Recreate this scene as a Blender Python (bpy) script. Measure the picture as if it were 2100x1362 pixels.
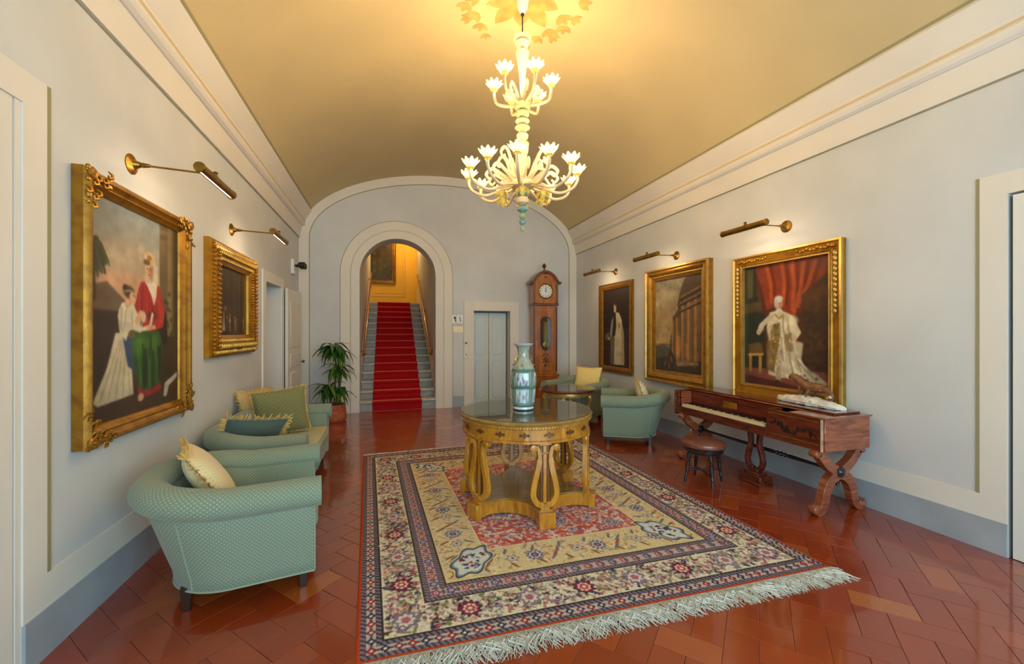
import bpy, bmesh, math, random
import numpy as np
from mathutils import Vector, Matrix
random.seed(7); RNG = np.random.default_rng(11)
PI = math.pi
for o in list(bpy.data.objects): bpy.data.objects.remove(o)
SC = bpy.context.scene; COL = SC.collection
# ------------------------------------------------------------------ camera, world, lights, exposure
YAW = math.atan(255/830)
cd = bpy.data.cameras.new('camera'); cam = bpy.data.objects.new('camera', cd); COL.objects.link(cam)
cd.sensor_fit = 'HORIZONTAL'; cd.sensor_width = 36; cd.lens = 36*830/2100; cd.clip_start = .05
cam.location = (0, 0, 1.5); cam.rotation_euler = (PI/2, 0, -YAW); SC.camera = cam
W = bpy.data.worlds.new('world'); SC.world = W; W.use_nodes = True
W.node_tree.nodes['Background'].inputs[0].default_value = (.62, .76, 1, 1)
W.node_tree.nodes['Background'].inputs[1].default_value = 1.0
SC.view_settings.view_transform = 'Standard'; SC.view_settings.look = 'None'
SC.view_settings.gamma = 1; SC.view_settings.exposure = 0.0; SC.view_settings.use_curve_mapping = False
def area(name, loc, rot, sx, sy, power, color):
    l = bpy.data.lights.new(name, 'AREA'); l.shape = 'RECTANGLE'; l.size = sx; l.size_y = sy; l.energy = power; l.color = color
    o = bpy.data.objects.new(name, l); o.location = loc; o.rotation_euler = rot; COL.objects.link(o); return o
def point(name, loc, power, color, r=.03, parent=None):
    l = bpy.data.lights.new(name, 'POINT'); l.energy = power; l.color = color; l.shadow_soft_size = r
    o = bpy.data.objects.new(name, l); o.location = loc; COL.objects.link(o); o.parent = parent; return o
DAY = 460; SIDE = 16; BULB = 9.7; WARM = (1, .66, .30)
area('window_daylight', (1.21, -2.05, 1.75), (PI/2, 0, 0), 4.2, 2.6, DAY, (.58, .78, 1))
area('side_window_daylight', (-2.0, -.45, 1.75), (PI/2, 0, -PI/2), 2.1, 2.4, SIDE, (.54, .76, 1))
area('added_right_light', (4.42, -.65, 1.75), (PI/2, 0, PI/2), 1.5, 2.4, SIDE*1.4, (.56, .77, 1))  # added light to brighten the left wall, no window known there
point('landing_lamp_light', (.55, 12.6, 4.6), 60, (1, .62, .22), .12)
# ------------------------------------------------------------------ colour and materials
def s2l(c): return tuple((v/12.92 if v <= .04045 else ((v+.055)/1.055)**2.4) for v in [x/255 for x in c])
def rgba(c): return (*s2l(c), 1)
class N:                                     # small node-tree helper
    def __init__(s, name):
        s.m = bpy.data.materials.new(name); s.m.use_nodes = True; s.t = s.m.node_tree; s.n = s.t.nodes; s.b = s.n['Principled BSDF']
    def new(s, t, **k):
        n = s.n.new(t)
        for a, v in k.items(): setattr(n, a, v)
        return n
    def link(s, a, b): s.t.links.new(a, b)
    def math(s, op, a, b=None, clamp=False):
        n = s.new('ShaderNodeMath', operation=op); n.use_clamp = clamp
        for i, x in enumerate((a, b)):
            if x is None: continue
            if isinstance(x, (int, float)): n.inputs[i].default_value = x
            else: s.link(x, n.inputs[i])
        return n.outputs[0]
    def mix(s, f, a, b):
        n = s.new('ShaderNodeMix', data_type='RGBA')
        for i, x in ((0, f), (6, a), (7, b)):
            if isinstance(x, (int, float)): n.inputs[i].default_value = x
            elif isinstance(x, tuple): n.inputs[i].default_value = x
            else: s.link(x, n.inputs[i])
        return n.outputs[2]
    def ramp(s, f, stops):
        n = s.new('ShaderNodeValToRGB'); e = n.color_ramp.elements
        while len(e) < len(stops): e.new(.5)
        for k, (p, c) in enumerate(stops): e[k].position = p; e[k].color = c
        s.link(f, n.inputs[0]); return n.outputs[0]
    def coords(s, kind='Object', scale=(1, 1, 1)):
        c = s.new('ShaderNodeTexCoord'); m = s.new('ShaderNodeMapping'); m.inputs['Scale'].default_value = scale
        s.link(c.outputs[kind], m.inputs[0]); return m.outputs[0]
    def noise(s, vec, scale, detail=3, dist=0):
        n = s.new('ShaderNodeTexNoise'); n.inputs['Scale'].default_value = scale; n.inputs['Detail'].default_value = detail
        n.inputs['Distortion'].default_value = dist
        if vec is not None: s.link(vec, n.inputs['Vector'])
        return n.outputs[0]
    def bump(s, h, strength, dist=.01):
        n = s.new('ShaderNodeBump'); n.inputs['Strength'].default_value = strength; n.inputs['Distance'].default_value = dist
        s.link(h, n.inputs['Height']); s.link(n.outputs[0], s.b.inputs['Normal'])
    def base(s, x):
        if isinstance(x, tuple): s.b.inputs['Base Color'].default_value = x
        else: s.link(x, s.b.inputs['Base Color'])
    def set(s, rough=.5, metal=0, coat=0, spec=.5):
        s.b.inputs['Roughness'].default_value = rough; s.b.inputs['Metallic'].default_value = metal
        s.b.inputs['Coat Weight'].default_value = coat; s.b.inputs['Coat Roughness'].default_value = .08
        s.b.inputs['Specular IOR Level'].default_value = spec
        return s.m
def plain(name, c, rough=.5, metal=0, coat=0, var=.0, scale=8, bump=0, kind='Object', spec=.5):
    n = N(name)
    if var or bump:
        f = n.noise(n.coords(kind), scale, 4)
        if var:
            a = tuple(min(255, x*(1+var)) for x in c); b = tuple(x*(1-var) for x in c)
            n.base(n.ramp(f, [(.3, rgba(b)), (.7, rgba(a))]))
        else: n.base(rgba(c))
        if bump: n.bump(f, bump)
    else: n.base(rgba(c))
    return n.set(rough, metal, coat, spec)
def wood(name, dark, light, scale=(3, 3, 30), rough=.3, coat=.4, dist=1.0, bands=1.0):
    n = N(name); a = n.noise(n.coords('Object', scale), bands*2.2, 5, dist); b = n.noise(n.coords('Object', tuple(x*4 for x in scale)), bands*3, 3)
    f = n.math('ADD', n.math('MULTIPLY', a, .72), n.math('MULTIPLY', b, .28))
    n.base(n.ramp(f, [(.30, rgba(dark)), (.68, rgba(light))]))
    return n.set(rough, 0, coat)
def vcol(name, rough=.6, coat=0, bump=0, bscale=200, spec=.5):
    n = N(name); a = n.new('ShaderNodeVertexColor', layer_name='paint'); n.base(a.outputs[0])
    if bump: n.bump(n.noise(n.coords(), bscale, 2), bump, .003)
    return n.set(rough, 0, coat, spec)
def emit(name, c, strength):
    n = N(name); n.base(rgba(c)); n.b.inputs['Emission Color'].default_value = rgba(c); n.b.inputs['Emission Strength'].default_value = strength
    return n.m
def fabric(name, c, dot=None, pitch=.018, r=.26, var=.05):
    n = N(name); f = n.noise(n.coords(), 260, 2); base = n.ramp(f, [(.3, rgba(tuple(x*(1-var) for x in c))), (.7, rgba(tuple(min(255, x*(1+var)) for x in c)))])
    if dot:                                  # small woven dots on a diamond lattice, from the UV map in metres
        uv = n.new('ShaderNodeUVMap'); uv.uv_map = 'UVMap'; sp = n.new('ShaderNodeSeparateXYZ'); n.link(uv.outputs[0], sp.inputs[0])
        a = n.math('MULTIPLY', n.math('ADD', sp.outputs[0], sp.outputs[1]), .7071/pitch); b = n.math('MULTIPLY', n.math('SUBTRACT', sp.outputs[0], sp.outputs[1]), .7071/pitch)
        fa = n.math('SUBTRACT', n.math('FRACT', a), .5); fb = n.math('SUBTRACT', n.math('FRACT', b), .5)
        d = n.math('SQRT', n.math('ADD', n.math('MULTIPLY', fa, fa), n.math('MULTIPLY', fb, fb)))
        k = n.math('LESS_THAN', d, r); base = n.mix(n.math('MULTIPLY', k, .5), base, rgba(dot))
    n.base(base); n.bump(f, .15, .003); n.b.inputs['Sheen Weight'].default_value = .2
    return n.set(.85, 0, 0, .25)
def translucent(name, c, mixf=.45, rough=.25, emis=0):
    n = N(name); n.base(rgba(c)); n.set(rough, 0, .3)
    tr = n.new('ShaderNodeBsdfTranslucent'); tr.inputs[0].default_value = rgba(c); mx = n.new('ShaderNodeMixShader'); mx.inputs[0].default_value = mixf
    out = n.n['Material Output']; n.link(n.b.outputs[0], mx.inputs[1]); n.link(tr.outputs[0], mx.inputs[2]); n.link(mx.outputs[0], out.inputs[0])
    return n.m
def thin_glass(name, tint=(235, 240, 235)):
    n = N(name); tr = n.new('ShaderNodeBsdfTransparent'); tr.inputs[0].default_value = rgba(tint); gl = n.new('ShaderNodeBsdfGlossy'); gl.inputs['Roughness'].default_value = .015
    fr = n.new('ShaderNodeFresnel'); fr.inputs[0].default_value = 2.3; mx = n.new('ShaderNodeMixShader'); out = n.n['Material Output']
    ge = n.new('ShaderNodeNewGeometry'); n.link(n.math('MULTIPLY', fr.outputs[0], n.math('SUBTRACT', 1.0, ge.outputs['Backfacing'])), mx.inputs[0]); n.link(tr.outputs[0], mx.inputs[1]); n.link(gl.outputs[0], mx.inputs[2]); n.link(mx.outputs[0], out.inputs[0]); return n.m
def gold(name, c=(196, 142, 48), dark=(110, 66, 18), rough=.34, scale=14, bump=.15):
    n = N(name); f = n.noise(n.coords(), scale, 4); mid = tuple(.45*a+.55*b for a, b in zip(dark, c)); n.base(n.ramp(f, [(.28, rgba(mid)), (.55, rgba(c))])); n.bump(n.noise(n.coords(), scale*6, 2), bump, .004)
    return n.set(rough, .62, 0)
def paintwall(name, c, var=.03):
    n = N(name); f = n.noise(n.coords(), 1.3, 4); n.base(n.ramp(f, [(.3, rgba(tuple(x*(1-var) for x in c))), (.7, rgba(tuple(min(255, x*(1+var)) for x in c)))]))
    n.bump(n.noise(n.coords(), 14, 3), .12, .01); return n.set(.75, 0, 0, .25)
M = {}
M['wall'] = paintwall('wall_paint', (203, 204, 203)); M['ceil'] = paintwall('vault_paint', (198, 180, 138), .02)
M['cream'] = paintwall('cream_paint', (222, 215, 204), .015); M['line'] = plain('painted_line', (150, 142, 104), .8); M['softline'] = plain('soft_painted_line', (208, 184, 140), .8)
M['skirt'] = plain('skirting_paint', (158, 164, 170), .5, var=.06, scale=3); M['white'] = plain('white_gloss_paint', (222, 220, 212), .45)
M['yellow'] = paintwall('ochre_wall_paint', (222, 176, 70)); M['mortar'] = plain('mortar', (120, 62, 34), .8)
n = N('terracotta'); oi = n.new('ShaderNodeObjectInfo'); ge = n.new('ShaderNodeNewGeometry')
rr = n.math('FRACT', n.math('ADD', oi.outputs['Random'], ge.outputs['Random Per Island']))
tc = n.ramp(rr, [(0, rgba((132, 42, 9))), (.3, rgba((150, 54, 12))), (.6, rgba((140, 48, 10))), (.85, rgba((158, 62, 15))), (.96, rgba((168, 76, 20))), (1, rgba((178, 98, 36)))])
fn = n.noise(n.coords('Object'), 9, 5); tc = n.mix(n.math('MULTIPLY', fn, .5), tc, rgba((124, 40, 9))); n.base(tc)
n.bump(n.noise(n.coords('Object'), 5, 2), .04, .01); M['tile'] = n.set(.3, 0, 1.0, .5); n.b.inputs['Coat Roughness'].default_value = .07; n.b.inputs['Coat IOR'].default_value = 1.5
M['sage'] = fabric('sage_dotted_fabric', (122, 134, 112), (180, 184, 160), .0155); M['sage_plain'] = fabric('sage_fabric', (128, 140, 118))
M['pipe'] = fabric('piping_fabric', (144, 154, 132)); M['darkwood'] = plain('dark_leg_wood', (46, 26, 20), .35, coat=.3)
M['blondwood'] = wood('blond_walnut', (146, 84, 18), (212, 144, 42), (7, 7, 1.6), .26, .5); M['inlay'] = plain('dark_inlay', (110, 62, 20), .35, coat=.4)
M['tabledark'] = wood('dark_table_top', (132, 96, 40), (168, 126, 60), (1.5, 8, 4), .25, .3); M['glass'] = thin_glass('plate_glass')
M['mahog'] = wood('rosewood', (46, 13, 8), (124, 46, 22), (7, 1.1, 8), .2, .6, 1.4); M['mahogl'] = wood('rosewood_light', (94, 40, 24), (172, 92, 56), (1.4, 1.4, 9), .24, .6, 1.6)
M['clock'] = wood('walnut_veneer', (124, 62, 14), (188, 108, 30), (6, 6, 1.5), .28, .5); M['clockd'] = wood('walnut_dark', (74, 34, 10), (118, 62, 22), (6, 6, 1.5), .3, .4)
M['brass'] = plain('old_brass', (150, 112, 46), .32, .9, var=.12, scale=20); M['gold'] = gold('gilt', (166, 116, 34), (92, 54, 14)); M['goldb'] = gold('bright_gilt', (184, 130, 38), (112, 66, 14), .32, 10)
M['golddk'] = gold('dull_gilt', (128, 90, 30), (70, 44, 12), .42, 10); M['goldpale'] = gold('pale_gilt', (206, 170, 94), (150, 110, 46), .36, 10)
M['oil'] = vcol('oil_paint', .42, .12, .06, 90); M['rug'] = vcol('rug_pile', .95, 0, .5, 240, .1); M['china'] = vcol('glazed_porcelain', .12, .5)
M['fringe'] = plain('cotton_fringe', (200, 193, 178), .9); M['selvage'] = plain('rug_selvage', (176, 66, 26), .9)
M['glassmilk'] = translucent('milk_glass', (226, 206, 170), .3); M['glassgreen'] = translucent('green_milk_glass', (196, 204, 150), .3)
M['glassblue'] = translucent('aqua_glass', (150, 190, 180), .35); M['glassyel'] = translucent('yellow_glass', (240, 220, 110), .4)
M['bulb'] = emit('lit_bulb', (255, 222, 150), 14); M['strip'] = emit('lit_lamp_tube', (255, 214, 176), 7)
M['black'] = plain('black_plastic', (24, 24, 26), .4); M['whiteplastic'] = plain('white_plastic', (226, 224, 216), .4)
M['leather'] = plain('brown_leather', (112, 62, 48), .32, coat=.2, var=.12, scale=18, bump=.1); M['ebony'] = plain('ebonised_wood', (30, 22, 26), .25, coat=.5)
M['ivory'] = plain('ivory_keys', (226, 206, 160), .3); M['stone'] = plain('pale_quartz', (222, 214, 200), .6, var=.14, scale=12, bump=.5)
M['carved'] = plain('carved_brown_stone', (116, 74, 44), .4, var=.25, scale=12, bump=.3); M['carvedlt'] = plain('carved_pale_stone', (206, 176, 150), .4, var=.15, scale=20)
M['stair'] = plain('grey_stone', (150, 150, 146), .5, var=.08, scale=6); M['tread'] = plain('lit_stone_tread', (186, 184, 176), .45, var=.06, scale=7); M['highlit'] = plain('lit_carpet_paint', (206, 96, 78), .95)  # paler tread stone and pink carpet edge carry painted light
M['runner'] = plain('red_carpet', (176, 20, 26), .95, var=.1, scale=60, bump=.2, spec=.1)
M['lift'] = plain('lift_door_paint', (196, 204, 200), .35); M['liftd'] = plain('lift_jamb', (104, 96, 82), .5)
M['leaf'] = translucent('leaf_green', (44, 98, 30), .3, .35); M['leafy'] = translucent('leaf_yellow_green', (96, 132, 40), .3, .35); M['stem'] = plain('cane_stem', (74, 62, 34), .7)
M['terrapot'] = plain('terracotta_pot', (168, 84, 50), .7, var=.14, scale=20, bump=.2); M['soil'] = plain('soil', (44, 30, 20), .95)
M['ochre'] = plain('painted_ochre', (186, 150, 86), .8, var=.1, scale=9); M['print'] = plain('printed_mark', (70, 66, 84), .6)
# ------------------------------------------------------------------ mesh builder
class MB:
    def __init__(s): s.v = []; s.f = []; s.uv = {}
    def add(s, vs, fs, uv=None):
        k = len(s.v); s.v += [tuple(p) for p in vs]
        if uv:
            for i, q in enumerate(uv): s.uv[k+i] = q
        s.f += [tuple(k+i for i in f) for f in fs]; return s
    def box(s, cx, cy, cz, sx, sy, sz, m=None):
        p = [Vector((x*sx/2, y*sy/2, z*sz/2)) for x in (-1, 1) for y in (-1, 1) for z in (-1, 1)]
        if m: p = [m @ q for q in p]
        p = [(q.x+cx, q.y+cy, q.z+cz) for q in p]
        return s.add(p, [(0, 1, 3, 2), (4, 6, 7, 5), (0, 4, 5, 1), (2, 3, 7, 6), (0, 2, 6, 4), (1, 5, 7, 3)])
    def span(s, x0, x1, y0, y1, z0, z1): return s.box((x0+x1)/2, (y0+y1)/2, (z0+z1)/2, x1-x0, y1-y0, z1-z0)
    def lathe(s, prof, n=24, c=(0, 0, 0), axis='z', caps=True):
        ry = 1.0
        def P(r, a, h):
            x, y = r*math.cos(a), r*math.sin(a)*ry
            q = {'z': (x, y, h), 'x': (h, x, y), 'y': (x, h, y)}[axis]
            return (q[0]+c[0], q[1]+c[1], q[2]+c[2])
        vs = []; fs = []
        for r, h in prof: vs += [P(max(r, 1e-4), 2*PI*k/n, h) for k in range(n)]
        for j in range(len(prof)-1):
            for k in range(n): a, b = j*n+k, j*n+(k+1) % n; fs.append((a, b, b+n, a+n))
        if caps: fs.append(tuple(range(n))[::-1]); fs.append(tuple((len(prof)-1)*n+k for k in range(n)))
        return s.add(vs, fs)
    def tube(s, pts, r, n=8, flat=1.0, up=None):
        P = [Vector(p) for p in pts]; R = r if isinstance(r, (list, tuple)) else [r]*len(P)
        vs = []; fs = []; last = None
        for i, p in enumerate(P):
            t = (P[min(i+1, len(P)-1)]-P[max(i-1, 0)])
            t = t.normalized() if t.length > 1e-9 else Vector((0, 0, 1))
            if last is None:
                a = Vector(up) if up else (Vector((0, 0, 1)) if abs(t.z) < .9 else Vector((1, 0, 0)))
            else: a = last
            a = (a-t*a.dot(t)).normalized(); last = a; b = t.cross(a)
            vs += [p+a*(R[i]*math.cos(2*PI*k/n))*flat+b*(R[i]*math.sin(2*PI*k/n)) for k in range(n)]
        for j in range(len(P)-1):
            for k in range(n): q, w = j*n+k, j*n+(k+1) % n; fs.append((q, w, w+n, q+n))
        fs.append(tuple(range(n))[::-1]); fs.append(tuple((len(P)-1)*n+k for k in range(n)))
        return s.add(vs, fs)
    def prism(s, poly, axis, t0, t1):
        def P(a, b, t): return {'x': (t, a, b), 'y': (a, t, b), 'z': (a, b, t)}[axis]
        n = len(poly); vs = [P(a, b, t0) for a, b in poly]+[P(a, b, t1) for a, b in poly]
        return s.add(vs, [tuple(range(n))[::-1], tuple(range(n, 2*n))]+[(i, (i+1) % n, (i+1) % n+n, i+n) for i in range(n)])
    def ribbon(s, pts, w, axis, t0, t1):     # a curved bar: centre line (a,b) with half-widths w, extruded along axis
        n = len(pts); L = []; Rr = []
        for i in range(n):
            dx = pts[min(i+1, n-1)][0]-pts[max(i-1, 0)][0]; dy = pts[min(i+1, n-1)][1]-pts[max(i-1, 0)][1]; d = math.hypot(dx, dy) or 1
            ww = w[i] if isinstance(w, (list, tuple)) else w
            L.append((pts[i][0]-dy/d*ww, pts[i][1]+dx/d*ww)); Rr.append((pts[i][0]+dy/d*ww, pts[i][1]-dx/d*ww))
        def P(a, b, t): return {'x': (t, a, b), 'y': (a, t, b), 'z': (a, b, t)}[axis]
        vs = []; fs = []
        for i in range(n): vs += [P(*L[i], t0), P(*Rr[i], t0), P(*Rr[i], t1), P(*L[i], t1)]
        for i in range(n-1):
            a = 4*i
            for k in range(4): fs.append((a+k, a+(k+1) % 4, a+4+(k+1) % 4, a+4+k))
        fs += [(3, 2, 1, 0), (4*n-4, 4*n-3, 4*n-2, 4*n-1)]
        return s.add(vs, fs)
    def grid(s, rows, uv=None, flip=False):
        h, w = len(rows), len(rows[0]); vs = [p for r in rows for p in r]; q = [p for r in uv for p in r] if uv else None; fs = []
        for j in range(h-1):
            for i in range(w-1):
                f = (j*w+i, j*w+i+1, (j+1)*w+i+1, (j+1)*w+i); fs.append(f[::-1] if flip else f)
        return s.add(vs, fs, q)
    def ball(s, c, r, n=10, sx=1, sy=1, sz=1):
        m = max(4, n//2); pr = [(math.sin(PI*j/m), -math.cos(PI*j/m)) for j in range(m+1)]
        t = MB().lathe(pr, n); return s.add([(p[0]*r*sx+c[0], p[1]*r*sy+c[1], p[2]*r*sz+c[2]) for p in t.v], t.f)
    def place(s, m): s.v = [tuple(m @ Vector(p)) for p in s.v]; return s
    def build(s, name, mat, parent=None, bevel=0, seg=1, smooth=38, label=None, kind=None, loc=None, fix=True):
        me = bpy.data.meshes.new(name); me.from_pydata(s.v, [], s.f)
        if s.uv:
            l = me.uv_layers.new(name='UVMap')
            for lp in me.loops: l.data[lp.index].uv = s.uv.get(lp.vertex_index, (0, 0))
        if fix or bevel:
            bm = bmesh.new(); bm.from_mesh(me); bmesh.ops.recalc_face_normals(bm, faces=bm.faces)
            if bevel:
                ed = [e for e in bm.edges if len(e.link_faces) == 2 and e.calc_face_angle(0) > .6]
                bmesh.ops.bevel(bm, geom=ed, offset=bevel, segments=seg, profile=.5, affect='EDGES', clamp_overlap=True)
            bm.to_mesh(me); bm.free()
        if smooth: me.shade_smooth(); me.set_sharp_from_angle(angle=math.radians(smooth))
        me.materials.append(mat); o = bpy.data.objects.new(name, me); COL.objects.link(o)
        if parent: o.parent = parent
        if loc: o.location = loc
        if label: o['label'] = label
        if kind: o['kind'] = kind
        return o
def thing(name, label, cat, loc=(0, 0, 0), rz=0, group=None):
    o = bpy.data.objects.new(name, None); o.empty_display_size = .1; COL.objects.link(o); o.location = loc; o.rotation_euler = (0, 0, rz)
    o['label'] = label; o['category'] = cat
    if group: o['group'] = group
    return o
def tag(o, label, cat, group=None):
    o['label'] = label; o['category'] = cat
    if group: o['group'] = group
    return o
def struct(mb, name, mat, label=None, **k): return mb.build(name, mat, kind='structure', label=label, **k)
def copy_tree(o, parent=None):
    c = o.copy(); COL.objects.link(c); c.parent = parent
    for ch in list(o.children): copy_tree(ch, c)
    return c
def dupchild(o, parent, m=None):
    c = o.copy(); COL.objects.link(c); c.parent = parent
    if m is not None: c.matrix_local = m
    return c
RZ = lambda a: Matrix.Rotation(a, 4, 'Z')
def arc(cx, cy, r, a0, a1, n): return [(cx+r*math.cos(a0+(a1-a0)*k/n), cy+r*math.sin(a0+(a1-a0)*k/n)) for k in range(n+1)]
def bez(p, n=12):
    out = []
    P = [np.array(q, float) for q in p]
    for k in range(n+1):
        t = k/n; q = list(P)
        while len(q) > 1: q = [a*(1-t)+b*t for a, b in zip(q, q[1:])]
        out.append(tuple(q[0]))
    return out
def spline(p, n=6):                          # Catmull-Rom through points
    P = [np.array(q, float) for q in p]; P = [2*P[0]-P[1]]+P+[2*P[-1]-P[-2]]; out = []
    for i in range(1, len(P)-2):
        for k in range(n):
            t = k/n; out.append(tuple(.5*((2*P[i])+(-P[i-1]+P[i+1])*t+(2*P[i-1]-5*P[i]+4*P[i+1]-P[i+2])*t*t+(-P[i-1]+3*P[i]-3*P[i+1]+P[i+2])*t**3)))
    out.append(tuple(P[-2])); return out
# ------------------------------------------------------------------ a small painter: colours computed per vertex
class Canvas:
    def __init__(s, w, h, c):
        s.w, s.h = w, h; s.a = np.zeros((h, w, 3)); s.a[:] = c
        s.U, s.V = np.meshgrid((np.arange(w)+.5)/w, (np.arange(h)+.5)/h); s.as_ = h/w
    def blend(s, m, c, al=1.0): m = (m*al)[..., None]; s.a = s.a*(1-m)+np.array(c, float)*m
    def grad(s, c0, c1, box=(0, 0, 1, 1)):
        u0, v0, u1, v1 = box; t = np.clip((s.V-v0)/(v1-v0), 0, 1)[..., None]
        k = ((s.U >= u0) & (s.U <= u1) & (s.V >= v0) & (s.V <= v1))[..., None]
        s.a = np.where(k, np.array(c0)*(1-t)+np.array(c1)*t, s.a)
    def poly(s, pts, c, al=1.0, soft=0):
        m = np.zeros((s.h, s.w))
        for du, dv in ((-.25, -.25), (.25, -.25), (-.25, .25), (.25, .25)):
            x = s.U+du/s.w; y = s.V+dv/s.h; ins = np.zeros((s.h, s.w), bool); j = len(pts)-1
            for i in range(len(pts)):
                xi, yi = pts[i]; xj, yj = pts[j]
                if yi != yj: ins ^= ((yi > y) != (yj > y)) & (x < (xj-xi)*(y-yi)/(yj-yi)+xi)
                j = i
            m += ins*.25
        for _ in range(soft): m = s.box(m)
        s.blend(m, c, al)
    @staticmethod
    def box(m):
        p = np.pad(m, 1, mode='edge'); return (p[:-2, 1:-1]+p[2:, 1:-1]+p[1:-1, :-2]+p[1:-1, 2:]+2*p[1:-1, 1:-1])/6
    def ell(s, cx, cy, rx, ry, c, al=1.0, rot=0, soft=.25):
        x = s.U-cx; y = (s.V-cy)*s.as_; ca, sa = math.cos(rot), math.sin(rot); x, y = x*ca+y*sa, -x*sa+y*ca
        d = np.sqrt((x/rx)**2+(y/(ry*s.as_))**2); s.blend(np.clip((1+soft-d)/(2*soft), 0, 1), c, al)
    def line(s, pts, w, c, al=1.0):
        best = np.full((s.h, s.w), 9.0)
        for (x0, y0), (x1, y1) in zip(pts, pts[1:]):
            y0, y1 = y0*s.as_, y1*s.as_; dx, dy = x1-x0, y1-y0; L = dx*dx+dy*dy+1e-9
            t = np.clip(((s.U-x0)*dx+(s.V*s.as_-y0)*dy)/L, 0, 1); best = np.minimum(best, np.hypot(s.U-x0-t*dx, s.V*s.as_-y0-t*dy))
        s.blend(np.clip((w-best)*s.w/1.2+.5, 0, 1), c, al)
    def noise(s, amt, cell=8):
        tot = np.zeros((s.h, s.w))
        for cl, am in ((cell*2, .5), (cell, .35), (max(2, cell//3), .2)):
            g = RNG.normal(0, 1, (s.h//cl+3, s.w//cl+3)); yi = np.arange(s.h)/cl+RNG.random(); xi = np.arange(s.w)/cl+RNG.random()
            y0 = yi.astype(int); x0 = xi.astype(int); fy = (yi-y0)[:, None]; fx = (xi-x0)[None]; fy = fy*fy*(3-2*fy); fx = fx*fx*(3-2*fx)
            y1 = np.minimum(y0+1, g.shape[0]-1); x1 = np.minimum(x0+1, g.shape[1]-1); y0 = np.minimum(y0, g.shape[0]-1); x0 = np.minimum(x0, g.shape[1]-1)
            tot += am*(g[y0][:, x0]*(1-fy)*(1-fx)+g[y1][:, x0]*fy*(1-fx)+g[y0][:, x1]*(1-fy)*fx+g[y1][:, x1]*fy*fx)
        for _ in range(2): tot = s.box(tot)
        s.a = s.a*(1+amt*tot[..., None])
    def blur(s, k=1):
        for _ in range(k): s.a = np.stack([s.box(s.a[..., i]) for i in range(3)], -1)
    def lin(s):
        x = np.clip(s.a, 0, 255)/255; return np.where(x <= .04045, x/12.92, ((x+.055)/1.055)**2.4)
def set_paint(o, lin):
    at = o.data.color_attributes.new('paint', 'FLOAT_COLOR', 'POINT'); n = len(o.data.vertices)
    b = np.ones((n, 4), np.float32); b[:, :3] = lin.reshape(-1, 3)[:n]; at.data.foreach_set('color', b.ravel())
def grid_object(name, P, mat, parent=None, smooth=False):   # P: h x w x 3 vertex positions
    h, w = P.shape[:2]; idx = np.arange(h*w).reshape(h, w); q = np.stack([idx[:-1, :-1], idx[1:, :-1], idx[1:, 1:], idx[:-1, 1:]], -1).reshape(-1, 4)
    me = bpy.data.meshes.new(name); me.vertices.add(h*w); me.vertices.foreach_set('co', P.astype(np.float32).ravel())
    me.loops.add(q.size); me.loops.foreach_set('vertex_index', q.ravel().astype(np.int32)); me.polygons.add(len(q))
    me.polygons.foreach_set('loop_start', np.arange(0, q.size, 4, dtype=np.int32)); me.update(calc_edges=True); me.validate()
    if smooth: me.shade_smooth()
    me.materials.append(mat); o = bpy.data.objects.new(name, me); COL.objects.link(o); o.parent = parent; return o
def canvas_panel(cv, w, h, y, parent, zc=0, name='canvas'):
    X, Z = np.meshgrid((np.arange(cv.w)/(cv.w-1)-.5)*w, (.5-np.arange(cv.h)/(cv.h-1))*h+zc)
    o = grid_object(name, np.stack([X, np.full_like(X, y), Z], -1), M['oil'], parent); set_paint(o, cv.lin()); return o
# ------------------------------------------------------------------ room shell
XL, XR, XC, YB, YF = -1.52, 3.94, 1.21, 8.05, -1.8
VA, VB, VZ = 2.73, 1.37, 3.2
def vault(x, off=0): return VZ+(VB-off)*math.sqrt(max(0, 1-((x-XC)/(VA-off))**2))
def vault_pt(t, off=0): return (XC+(VA-off)*math.cos(t), VZ+(VB-off)*math.sin(t))
m = MB().span(XL-.3, XR+.3, YF-.25, YB+.43, -.12, -.004); floor = struct(m, 'floor', M['mortar'])
# herringbone terracotta tiles, 28 x 14 cm at 45 degrees
def clip(poly, x0, x1, y0, y1):
    for ax, lim, sg in ((0, x0, 1), (0, x1, -1), (1, y0, 1), (1, y1, -1)):
        out = []
        for i in range(len(poly)):
            a, b = poly[i-1], poly[i]; ia, ib = (a[ax]-lim)*sg >= 0, (b[ax]-lim)*sg >= 0
            if ia != ib:
                t = (lim-a[ax])/(b[ax]-a[ax]); out.append((a[0]+(b[0]-a[0])*t, a[1]+(b[1]-a[1])*t))
            if ib: out.append(b)
        poly = out
        if not poly: return []
    return poly
def tile_mesh(mb, poly, dz=0, e=.0028):
    n = len(poly); cx = sum(p[0] for p in poly)/n; cy = sum(p[1] for p in poly)/n
    def ins(p, d):
        L = math.hypot(p[0]-cx, p[1]-cy) or 1; return (p[0]-(p[0]-cx)/L*d, p[1]-(p[1]-cy)/L*d)
    r0 = [(*ins(p, .0014), -.012+dz) for p in poly]; r1 = [(*ins(p, .0014), -.0012+dz) for p in poly]; r2 = [(*ins(p, .0014+e), dz) for p in poly]
    mb.add(r0+r1+r2, [tuple(range(2*n, 3*n))]+[(i, (i+1) % n, (i+1) % n+n, i+n) for i in range(n)]+[(i+n, (i+1) % n+n, (i+1) % n+2*n, i+2*n) for i in range(n)])
TW = .145; c45 = math.cos(PI/4-.06); s45 = math.sin(PI/4-.06); tiles = []
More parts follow.
